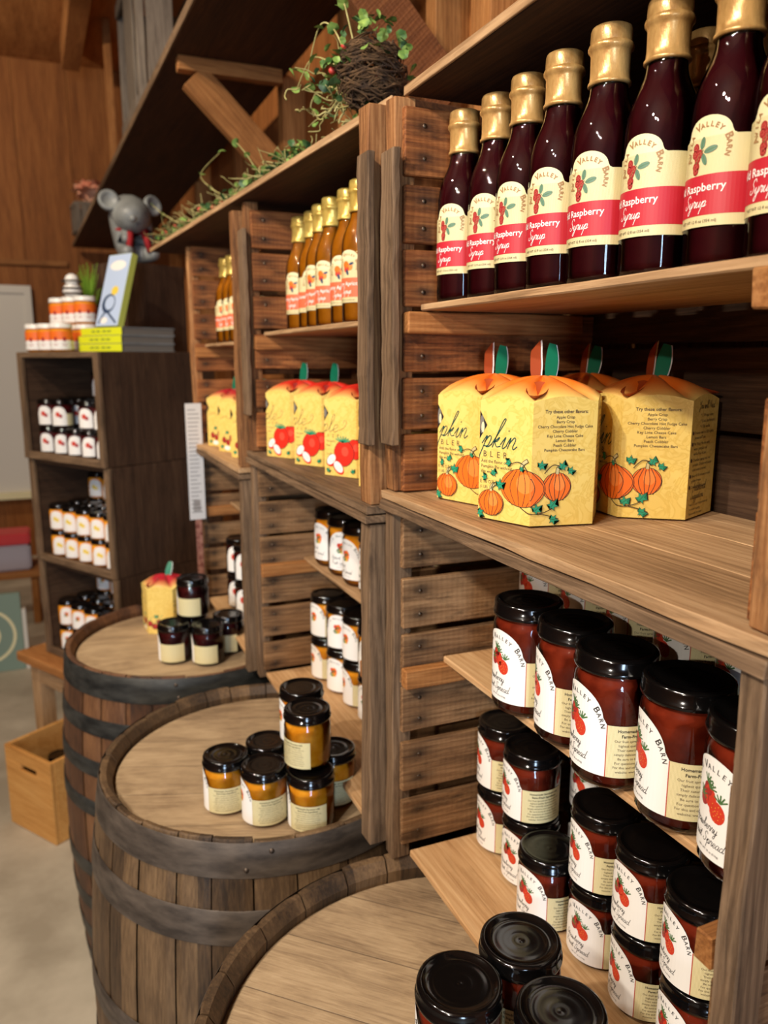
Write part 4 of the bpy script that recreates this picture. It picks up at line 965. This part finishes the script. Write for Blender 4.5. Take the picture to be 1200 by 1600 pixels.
# ================================================================== BOX SHELVES AT THE LEFT END
CC = Vector((.168, 2.76)); fx = Vector((-.50, .866)); sx = Vector((.866, .50))     # front edge direction, side direction
BW, BD = .50, .48
RZ = math.atan2(sx.y, sx.x)                                                             # local x = side direction, local y = front-edge direction
def loc2(a, b): p = CC + sx * a + fx * b; return p.x, p.y
BH = [(-.362, .022), (-.752, -.364), (-1.128, -.754)]
for i, (z0, z1) in enumerate(BH):
    off = (-.012, 0, .004)[i]; ox, oy = loc2(off, 0); w = ('top', 'middle', 'bottom')[i]
    t = emp('box_shelf', (ox, oy, z0), RZ); H_ = z1 - z0; th = .022
    tag(t, 'dark wooden box shelf, %s of the three stacked at the left end' % w, 'shelf')
    def Q(nm, a, b, m): o = board(nm, a, b, m, t, n=5); return o
    Q('side_panel', (0, 0, 0), (BD, th, H_), M['dark_z']); Q('side_panel', (0, BW - th, 0), (BD, BW, H_), M['dark_x'])
    Q('bottom_panel', (.002, th, 0), (BD, BW - th, th * .8), M['dark_y']); Q('top_panel', (.002, th, H_ - th * .8), (BD, BW - th, H_), M['dark_y'])
    Q('back_panel', (BD - .01, th, th), (BD, BW - th, H_ - th), M['dark_y'])
    Q('face_strip', (-.014, -.004, 0), (0, .026, H_), M['old_z']); Q('face_strip', (-.014, BW - .026, 0), (0, BW + .004, H_), M['old_z'])
    Q('face_strip', (-.014, .026, 0), (0, BW - .026, .026), M['old_y'])
    if i == 0: Q('face_strip', (-.014, .026, H_ - .020), (0, BW - .026, H_), M['old_y'])
    proto = (JRED, JYEL, JORA)[i]; col = ('red-labelled', 'yellow-labelled', 'orange-labelled')[i]; zb = z0 + th * .8 + .0024
    rows = [(0, .045), (1, .13), (2, .215)]
    for r, dx in rows:
        for k in range(5):
            lv = (1 if r == 0 else 3 if r == 2 else 2)
            lv = 2 if r < 2 else (3 if i > 0 else 3)
            if i == 0 and r == 0 and k == 2: lv = 1
            for v in range(lv):
                if z0 + th + (v + 1) * .0985 > z1 - th: continue
                if i == 0 and r == 2 and k == 4 and v == 2: continue
                if r > 0 and v == 0 and r == 2: pass
                bb = .067 + .087 * k + (.0 if r != 1 else .012); px_, py_ = loc2(off + dx, bb)
                rz = math.radians(18 + random.uniform(-8, 8))
                place(proto, (px_, py_, zb + v * .0985), rz, '%s jar in the %s box shelf, %s row, %s, tier %s' % (col, w, ('front', 'middle', 'back')[r], ORD[4 - k], ('one', 'two', 'three')[v]), 'jar', '%s jars in the %s box shelf' % (col, w))
# tall box standing on top, carrying the figurine
ox, oy = loc2(.30, .285)
t = emp('tall_box', (ox, oy, .0225), RZ); tag(t, 'dark weathered box standing on the stacked shelves beside the book', 'box')
board('body', (0, 0, 0), (.28, .20, .333), M['dark_z'], t, n=6)
bm = bmesh.new(); lathe(bm, [(0, 0), (.011, 0), (.011, -.004)], 16); q = mk('knot_hole', bm, M['slot'], t); q.location = (.05, -.0015, .12); q.rotation_euler = (PI / 2, 0, 0)
# table under the shelves
ox, oy = loc2(-.08, -.06)
t = emp('wooden_table', (ox, oy, FZ), RZ); tag(t, 'low wooden table carrying the stack of box shelves', 'table'); TH = EYE - 1.13
board('tabletop', (0, -.05, TH - .035), (.52, .66, TH - .0005), M['beam_y'], t, n=8)
for a, b in ((.03, .0), (.03, .56), (.44, .0), (.44, .56)): board('leg', (a, b, 0), (a + .06, b + .06, TH - .036), M['board_z'], t, n=5)
board('apron', (.035, .06, TH - .12), (.055, .56, TH - .036), M['board_y'], t, n=4)

# white-lidded jars on top
for i in range(3):
    for v, (dx) in enumerate((.05, .14)):
        px_, py_ = loc2((.032, .145)[v], (.455, .475)[v] - .081 * i)
        if v: place(JW, (px_, py_, .0225), RZ - PI / 2 + .5, 'white-lidded orange jar underneath the raised back row, %s' % ORD[i], 'jar', 'white-lidded jars')
        place(JW, (px_, py_, .0225 + .0985 * v), RZ - PI / 2 + .5, 'white-lidded orange jar %s, %s' % (('in the front row on the shelves', 'raised in the back row')[v], ORD[i]), 'jar', 'white-lidded jars')
# books
def book(a, b, z, L, Wd, T, lab, grp=None, cov='page'):
    px_, py_ = loc2(a, b); t = emp('book', (px_, py_, z), RZ); tag(t, lab, 'book', grp)
    bm = bmesh.new(); box_bm(bm, (.004, .003, .003), (L - .003, Wd - .003, T - .003)); mk('pages', bm, M['page'], t)
    bm = bmesh.new(); box_bm(bm, (0, 0, 0), (L, Wd, .003)); box_bm(bm, (0, 0, T - .003), (L, Wd, T)); box_bm(bm, (0, 0, .003), (.0035, Wd, T - .003)); mk('cover', bm, M['figure'], t)
    p = Print(); p.rect(-.002, .001, Wd + .002, T - .001, 'neon', 0); [p.rect(Wd * a, T * .42, Wd * (a + .09), T * .58, 'green', 1) for a in (.25, .37, .52, .64)]
    mk_ = p.build('price_card', lambda u, v, e: Vector((-.0012 - e, u, v)), [], t, link=True); return t
TB = .027
for k in range(3): book(.085 + .003 * (k == 2), .02, .0228 + k * (TB + .0004), .22, .25 if k < 2 else .235, TB, 'book lying in the stack beside the white-lidded jars, %s of three' % ('lowest', 'middle', 'topmost')[k], 'books stacked on the box shelves')
px_, py_ = loc2(.095, .115); zt = .0228 + 3 * (TB + .0004)
t = emp('display_book', (px_, py_, zt + .004), RZ - PI / 2); tag(t, 'pale blue picture book leaning upright on the stacked books', 'book')
lean = -.30
def leanobj(o): o.rotation_euler = (lean, 0, 0); return o
bm = bmesh.new(); box_bm(bm, (-.062, .002, 0), (.062, .020, .250)); leanobj(mk('pages', bm, M['page'], t))
bm = bmesh.new(); box_bm(bm, (-.065, 0, 0), (.065, .002, .255)); box_bm(bm, (-.065, .020, 0), (.065, .023, .255)); box_bm(bm, (.062, .002, 0), (.065, .020, .255))
leanobj(mk('cover', bm, plain('book_green', rgb(196, 206, 96), .5), t))
p = Print(); p.rect(-.064, .001, .064, .254, 'blue', 0); p.ell(0, .215, .045, .018, 'white', 1, 18); p.ell(-.012, .08, .038, .034, 'navy', 1, 20); p.ell(-.006, .082, .027, .025, 'blue', 2, 18); p.ell(.01, .125, .02, .016, 'yellow_ink', 2, 14)
p.stroke([(-.05, .01), (-.02, .05), (.02, .03), (.05, .01)], .008, 'navy', 2); p.ell(-.02, .02, .02, .012, 'white', 3, 12)
leanobj(p.build('cover_picture', lambda u, v, e: Vector((u, -.0006 - e, v)), [], t, link=True))

# figurine: one skinned body
def skin(name, verts, edges, radii, mat, parent=None, sub=2):
    me = bpy.data.meshes.new(name); me.from_pydata(verts, edges, []); o = bpy.data.objects.new(name, me); COL.objects.link(o)
    md = o.modifiers.new('s', 'SKIN'); 
    for i, r in enumerate(radii): me.skin_vertices[0].data[i].radius = (r, r) if not isinstance(r, tuple) else r
    me.skin_vertices[0].data[0].use_root = True
    sb = o.modifiers.new('b', 'SUBSURF'); sb.levels = sub; sb.render_levels = sub
    dg = bpy.context.evaluated_depsgraph_get(); m2 = bpy.data.meshes.new_from_object(o.evaluated_get(dg)); bpy.data.objects.remove(o)
    m2.materials.clear(); m2.materials.append(mat); m2.polygons.foreach_set('use_smooth', [True] * len(m2.polygons))
    n = bpy.data.objects.new(name, m2); COL.objects.link(n)
    if parent: n.parent = parent
    return n
px_, py_ = loc2(.405, .370)
t = emp('animal_figurine', (px_, py_, .3760), .30); tag(t, 'grey glazed animal figurine with round ears and a red scarf, above the book', 'figurine')
V = [(0, .03, .02), (0, .025, .06), (0, .01, .11), (0, -.01, .165), (-.030, -.075, .140), (-.045, -.105, .128), (.04, -.03, .10), (.05, -.06, .05), (-.04, -.03, .10), (-.05, -.065, .05), (.05, -.05, .015), (.055, -.10, .018), (-.05, -.05, .015), (-.055, -.10, .018)]
skin('body', V, [(0, 1), (1, 2), (2, 3), (3, 4), (4, 5), (2, 6), (6, 7), (2, 8), (8, 9), (0, 10), (10, 11), (0, 12), (12, 13)], [.05, .060, .058, .098, .060, .036, .022, .018, .022, .018, .028, .026, .028, .026], M['figure'], t)
for s in (-1, 1):
    bm = bmesh.new(); lathe(bm, [(0, -.012), (.028, -.012), (.039, -.005), (.039, .008), (.031, .015), (.024, .006), (0, .002)], 22)
    e = mk('ear', bm, M['figure'], t, smooth=True); e.location = (s * .086, -.005, .205); e.rotation_euler = (PI / 2 - .2, 0, s * .25)
bm = bmesh.new(); bmesh.ops.create_uvsphere(bm, u_segments=16, v_segments=10, radius=.013); e = mk('nose', bm, M['figure'], t, smooth=True); e.location = (-.052, -.137, .128)
bm = bmesh.new(); lathe(bm, [(.048, .088), (.066, .094), (.070, .104), (.062, .113), (.05, .115)], 24)
for a, b in ((-.03, -.07), (.02, -.078)): tube(bm, [(a, b + .015, .10), (a * 1.3, b, .06), (a * 1.6, b - .006, .02)], .014, 6, .8)
mk('scarf', bm, M['cloth_red'], t, smooth=True)
# small plants / ornament behind the jars
t = emp('potted_plant', (*loc2(.232, .42), .0228)); tag(t, 'small bright green grass plant behind the white-lidded jars', 'plant')
bm = bmesh.new(); lathe(bm, [(0, 0), (.03, 0), (.038, .06), (.034, .06), (.03, .05), (0, .05)], 20); mk('pot', bm, M['figure'], t, smooth=True, autos=40)
bm = bmesh.new()
for i in range(60):
    a = random.uniform(0, 2 * PI); r = random.uniform(.015, .05); hh = random.uniform(.18, .33); tube(bm, smooth_path([(0, 0, .05), (r * .3 * math.cos(a), r * .3 * math.sin(a), hh * .6), (r * math.cos(a), r * math.sin(a), hh)], 3), .0035, 4, .3)
mk('grass_blades', bm, plain('grass_green', rgb(128, 168, 52), .5), t)
px_, py_ = loc2(.145, .385)
t = emp('white_ornament', (px_, py_, .2200)); 
bm = bmesh.new(); lathe(bm, [(0, 0), (.024, 0), (.034, .018), (.030, .036), (.02, .046), (.026, .058), (.020, .074), (.008, .082), (0, .082)], 20)
o = mk('body', bm, M['lid_white'], t, smooth=True)
bm = bmesh.new()
for z in (.012, .03, .056): 
    tube(bm, [(.034 * math.cos(a), .034 * math.sin(a), z) for a in [2 * PI * i / 18 for i in range(19)]], .0032, 5)
mk('grey_pattern', bm, M['iron_grey'], t); tag(t, 'small white and grey ornament standing on the back row of white-lidded jars', 'ornament')

# ================================================================== OVERHEAD SHELF ITEMS
def open_crate(x, y, z, w, d, h, rz, lab, mat='grey'):
    t = emp('weathered_crate', (x, y, z), rz); tag(t, lab, 'crate')
    for a in (0, 1):
        for b in (0, 1): board('corner_post', (a * (w - .03), b * (d - .03), 0), (a * (w - .03) + .03, b * (d - .03) + .03, h), M[mat], t, n=5)
    for (k0, k1) in ((0, .1), (.9, 1.0)): 
        board('rail', (.03, -.008, k0 * h), (w - .03, .004, k1 * h), M[mat], t, n=4); board('rail', (-.008, .03, k0 * h), (.004, d - .03, k1 * h), M[mat], t, n=4)
    board('side_panel', (w - .012, .03, .02), (w, d - .03, h - .01), M['dark_z'], t, n=4); board('back_panel', (.03, d - .012, .02), (w - .03, d, h - .01), M['dark_z'], t, n=4)
    board('slat', (.035, -.006, .1 * h), (.13, .002, .9 * h), M[mat], t, n=5); board('slat', (-.006, .05, .1 * h), (.002, .26 if d > .4 else .12, .9 * h), M[mat], t, n=5); board('base', (.03, .03, 0), (w - .03, d - .03, .012), M[mat], t, n=3)
    return t
open_crate(.375, 3.15, .8885, .24, .5, .50, .03, 'tall grey weathered crate standing on the overhead shelf')
open_crate(.26, 6.20, .8885, .2, .26, .20, .1, 'small grey crate on the far end of the overhead shelf')
def leaves(name, x, y, z, n, sp, size, mat, lab, cat='leaves'):
    bm = bmesh.new()
    for i in range(n):
        c = Vector((random.gauss(0, sp[0]), random.gauss(0, sp[1]), abs(random.gauss(0, sp[2])) + size * .5)); rot = Matrix.Rotation(random.uniform(0, 6.28), 3, 'Z') @ Matrix.Rotation(random.uniform(-1.3, 1.3), 3, 'X')
        pts = []
        for j in range(12):
            a = 2 * PI * j / 12; r = size * (1 if j % 2 == 0 else .55) * (1.25 if j == 0 else 1); pts.append(bm.verts.new(c + rot @ Vector((r * math.cos(a), r * math.sin(a), .12 * r * math.cos(2 * a)))))
        bm.faces.new(pts)
    bmesh.ops.triangulate(bm, faces=list(bm.faces))
    o = mk(name, bm, mat); o.location = (x, y, z); tag(o, lab, cat); return o
leaves('autumn_leaves', .45, 3.30, 1.40, 30, (.06, .12, .05), .075, M['autumn'], 'peach artificial leaves on top of the tall grey crate')
leaves('autumn_leaves', .35, 6.30, 1.10, 16, (.035, .06, .07), .075, M['autumn'], 'peach artificial leaves on the small far crate')
o = board('overhead_box', (.50, 5.4, .8885), (.68, 5.7, 1.02), M['pine'], n=4); tag(o, 'small pale box at the far end of the overhead shelf', 'box'); o.name = 'wooden_box'
# beam and post at the far end
o = board('ceiling_beam', (-.06, 0, -.09), (.06, 2.4, .09), M['beam_y'], n=5); o.location = (.33, 5.35, 2.13); o.rotation_euler = (0, 0, .02); o['kind'] = 'structure'; o.name = 'trim_8'
o = board('far_post', (.50, 6.0, .8885), (.545, 6.06, 2.22), M['beam_z'], n=4); o['kind'] = 'structure'; o.name = 'trim_9'

# ================================================================== VINES
def vine_leaf(bm, c, r, mi, nrm=None):
    rot = Matrix.Rotation(random.uniform(0, 6.28), 3, 'Z') @ Matrix.Rotation(random.uniform(-1.2, 1.2), 3, 'X') @ Matrix.Rotation(random.uniform(-.6, .6), 3, 'Y')
    n = 14; ctr = bm.verts.new(c + rot @ Vector((0, 0, -r * .12))); pts = []
    for j in range(n):
        a = 2 * PI * j / n; rr = r * (1 - .42 * (abs(math.sin(a / 2)) ** 8)) * (1 if j % 2 else .9); pts.append(bm.verts.new(c + rot @ Vector((rr * math.cos(a), rr * .9 * math.sin(a), .15 * r * math.cos(2 * a)))))
    for j in range(n):
        f = bm.faces.new((ctr, pts[j], pts[(j + 1) % n])); f.material_index = mi
def garland(name, path, spread, nst, nlf, nb, lab, cat='garland', nest=None, longs=()):
    t = emp(name, path[0]); tag(t, lab, cat); org = Vector(path[0]); P = smooth_path([tuple(Vector(p) - org) for p in path], 10)
    bt = bmesh.new()
    for i in range(nst):
        k = random.randrange(len(P)); p0 = P[k] + Vector((random.gauss(0, spread), random.gauss(0, spread), abs(random.gauss(0, spread * .5)))); pts = [p0]; d = Vector((random.gauss(0, .35), random.gauss(0, 1), random.uniform(-.2, .5))).normalized()
        for j in range(5):
            d = (d + Vector((random.gauss(0, .5), random.gauss(0, .5), random.gauss(0, .35)))).normalized(); q = pts[-1] + d * random.uniform(.007, .019)
            q.z = max(q.z, .004); pts.append(q)
        tube(bt, smooth_path([tuple(x) for x in pts], 4), random.uniform(.0009, .0018), 4, .5)
    for L in longs: tube(bt, smooth_path([tuple(Vector(x) - org) for x in L], 8), .0016, 5, .5)
    mk('stems', bt, M['stem'], t, smooth=True)
    if nest is not None:
        bn = bmesh.new(); c, r = Vector(nest[0]) - org, nest[1]
        for i in range(420):
            a = random.uniform(0, 2 * PI); rr = r * random.uniform(.45, 1.0); pts = []
            for j in range(6):
                a += random.uniform(.15, .45); z = random.uniform(-.8, .8) * r if j == 0 else z + random.gauss(0, r * .12)
                w_ = math.sqrt(max(.05, 1 - (z / r) ** 2 * .8)); pts.append((c.x + rr * w_ * math.cos(a), c.y + rr * w_ * math.sin(a), c.z + z * .9 - .2 * r))
            tube(bn, smooth_path(pts, 3), random.uniform(.0010, .002), 4, .5)
        mk('root_tangle', bn, M['twig'], t)
        for i in range(70):
            a, b = random.uniform(0, 6.28), random.uniform(-.4, 1.4); q = c + Vector((math.cos(a) * math.cos(b), math.sin(a) * math.cos(b), math.sin(b))) * r * random.uniform(1.0, 1.25)
            P.append(q) if i < 0 else longs_leaf.append(q)
    bl_ = bmesh.new()
    for i in range(nlf):
        k = random.randrange(len(P)); c = P[k] + Vector((random.gauss(0, spread * 1.1), random.gauss(0, spread * 1.1), abs(random.gauss(0, spread * .9)) + .006)); vine_leaf(bl_, c, random.uniform(.006, .012), random.choice((0, 0, 1)))
    for q in longs_leaf: vine_leaf(bl_, q, random.uniform(.006, .012), random.choice((0, 0, 1)))
    for L in longs:
        for q in L[1:]: vine_leaf(bl_, Vector(q) - org, random.uniform(.008, .012), 0)
    longs_leaf.clear()
    mk('leaves', bl_, [M['leaf'], M['leaf_dark']], t)
    for i in range(nb):
        k = random.randrange(len(P)); c = P[k] + Vector((random.gauss(0, spread), random.gauss(0, spread), abs(random.gauss(0, spread)) + .012)); bm = bmesh.new(); lathe(bm, [(0, -.008), (.004, -.005), (.006, 0), (.004, .006), (0, .008)], 10)
        o = mk('red_bud', bm, M['bud'], t, smooth=True); o.location = c; o.rotation_euler = (random.uniform(0, 3), random.uniform(0, 3), 0)
    return t
longs_leaf = []
ZT = .334
garland('vine_garland', [(.45, 1.40, ZT), (.43, 1.5, ZT), (.42, 1.75, ZT), (.40, 2.0, ZT), (.37, 2.25, ZT), (.35, 2.5, ZT)], .013, 230, 620, 11, 'long garland of dry vines with small green leaves along the crate tops',
        longs=[[(.40, 1.85, ZT + .02), (.38, 1.95, ZT + .06), (.37, 2.0, ZT + .10), (.40, 1.9, ZT + .13)], [(.36, 2.3, ZT + .03), (.33, 2.4, ZT + .07), (.31, 2.45, ZT + .1)], [(.41, 1.6, ZT + .02), (.39, 1.62, ZT + .06), (.38, 1.66, ZT + .09)]])
garland('vine_bundle', [(.45, 1.20, ZT), (.45, 1.22, ZT + .05), (.47, 1.25, ZT + .09)], .026, 80, 90, 5, 'bundle of dried vines with a brown root tangle on the board beside the nearest crate', nest=((.470, 1.160, ZT + .085), .055),
        longs=[[(.45, 1.2, ZT + .10), (.44, 1.24, ZT + .16), (.43, 1.28, ZT + .175), (.425, 1.33, ZT + .12)], [(.46, 1.2, ZT + .12), (.45, 1.22, ZT + .19), (.455, 1.25, ZT + .20)], [(.44, 1.2, ZT + .09), (.42, 1.28, ZT + .13), (.41, 1.34, ZT + .10)], [(.44, 1.2, ZT + .06), (.42, 1.24, ZT + .03), (.415, 1.27, ZT + .05)]])
for k, (a, b, c) in enumerate((((.47, .80, .334), (.475, .79, .35), (.477, .785, .362)), ((.475, .83, .334), (.47, .80, .345), (.465, .77, .35)), ((.48, .72, .334), (.485, .70, .352), (.49, .695, .36)))):
    bm = bmesh.new(); tube(bm, smooth_path([a, b, c], 4), .0008, 4, .5); o = mk('straw_stalk', bm, M['stem'])
    tag(o, '%s stray dry stalk on the board over the nearest crate' % ('upright', 'slanting', 'nearest curled')[k], 'stalk', 'stray stalks on the board')

# ================================================================== PAPER SIGN, LOW LEFT THINGS
t = emp('paper_sheet', (.345, 2.262, -.46), .05); tag(t, 'long white printed sheet hanging at the left edge of the third crate', 'paper')
p = Print(); p.rect(0, 0, .046, .335, 'paper', 0); p.rect(0, -.0, .046, .335, 'paper', -4)
for i in range(26): p.rect(.006, .02 + i * .0118, .006 + random.uniform(.02, .034), .0235 + i * .0118, 'paper_line', 1)
for i in range(9): p.rect(.012 + i * .0024, .024, .0132 + i * .0024, .058, 'text_ink', 2)
p.build('sheet', lambda u, v, e: Vector((u, -e, v)), [], t, link=True)
bm = bmesh.new(); box_bm(bm, (.016, .001, -.23), (.034, .004, .33)); mk('red_ribbon', bm, streaky('patterned_ribbon', rgb(96, 26, 20), rgb(180, 130, 110), 0, .7, (60, 60, 60)), t)

t = emp('wooden_bin', (-.243, 2.835, FZ + .001), math.atan2(-.215, .145)); tag(t, 'open pale pine box with a slot handle on the floor beside the farthest barrel', 'box')
L_, D_, H_ = .262, .34, .30
board('front_panel', (0, 0, 0), (L_, .014, H_ - .075), M['pine'], t, n=3, jit=.0004); board('front_panel', (0, 0, H_ - .052), (L_, .014, H_), M['pine'], t, n=3, jit=.0004)
board('front_panel', (0, 0, H_ - .075), (.085, .014, H_ - .052), M['pine'], t, n=2, jit=.0002); board('front_panel', (.18, 0, H_ - .075), (L_, .014, H_ - .052), M['pine'], t, n=2, jit=.0002)
board('side_panel', (0, .0145, 0), (.014, D_, H_), M['pine'], t, n=3, jit=.0004); board('side_panel', (L_ - .014, .0145, 0), (L_, D_, H_), M['pine'], t, n=3, jit=.0004)
board('back_panel', (.0145, D_ - .014, 0), (L_ - .0145, D_, H_), M['pine'], t, n=3, jit=.0004); board('bottom_panel', (.0145, .0145, .002), (L_ - .0145, D_ - .0145, .012), M['pine'], t, n=3, jit=.0004)
for i, (a, b) in enumerate([(.07, .07), (.16, .07), (.07, .16), (.16, .16), (.07, .25), (.16, .25)]):
    v = t.matrix_basis @ Vector((a, b, .0135)) if False else None
    c, s = math.cos(t.rotation_euler.z), math.sin(t.rotation_euler.z)
    for k in range(2): place(JRED, (t.location.x + a * c - b * s, t.location.y + a * s + b * c, FZ + .0145 + .0985 * k), 1.0, 'dark jar inside the open pine box, %s layer, %s' % (('lower', 'upper')[k], ('near left', 'near right', 'middle left', 'middle right', 'far left', 'far right')[i]), 'jar', 'jars in the pine box')
# painted board with a ring, leaning low at the left; red tub and bundles on a low bench behind
t = emp('painted_board', (-.60, 4.35, FZ)); tag(t, 'grey-green painted board with a cream ring, standing at the left edge', 'sign')
board('board_panel', (0, 0, 0), (.37, .03, .42), M['teal_board'], t, n=3, jit=.0003)
for R0, R1 in ((.15, .135), (.075, .065)):
    bm = bmesh.new(); lathe(bm, [(R0, 0), (R0, .002), (R1, .002), (R1, 0)], 40); o = mk('ring', bm, M['cream'], t); o.rotation_euler = (PI / 2, 0, 0); o.location = (.19, -.0005, .20)
board('edge_strip', (.372, -.006, 0), (.392, .036, .33), M['door'], t, n=3, jit=.0003)
t = emp('low_bench', (-.72, 5.1, FZ)); tag(t, 'low bench against the far left, behind the painted board', 'bench')
board('seat', (0, 0, .30), (.58, .36, .335), M['beam_x'], t, n=4); 
for a in (.02, .52): board('leg', (a, .02, 0), (a + .04, .32, .299), M['beam_z'], t, n=3)
bm = bmesh.new(); box_bm(bm, (0, 0, 0), (.34, .22, .16), .012); 
o = mk('red_tub', bm, M['lilac'], loc=(-.53, 5.16, FZ + .336)); tag(o, 'grey-lilac box under the red lid at the left edge', 'box'); o.name = 'lilac_box'
bm = bmesh.new(); box_bm(bm, (-.005, -.005, 0), (.345, .225, .07), .01)
o = mk('red_tin', bm, M['tin_red'], loc=(-.53, 5.16, FZ + .497)); tag(o, 'bright red box at the left edge under the door sill', 'box')
# door in the far wall
struct('door_1', (-1.2, 6.955, FZ + .55), (-.135, 6.968, .50), M['door'])
for (a, b) in (((-.135, 6.94, FZ), (-.085, 6.969, .56)), ((-1.26, 6.94, .50), (-.135, 6.969, .56))):
    o = struct('trim_10', a, b, M['door'])
struct('trim_12', (-1.2, 6.90, FZ + .50), (-.10, 6.969, FZ + .55), M['cream'])

# ------------------------------------------------------------------ lift everything so the floor is z = 0
for o in list(S.objects):
    if o.parent is None: o.location.z += EYE
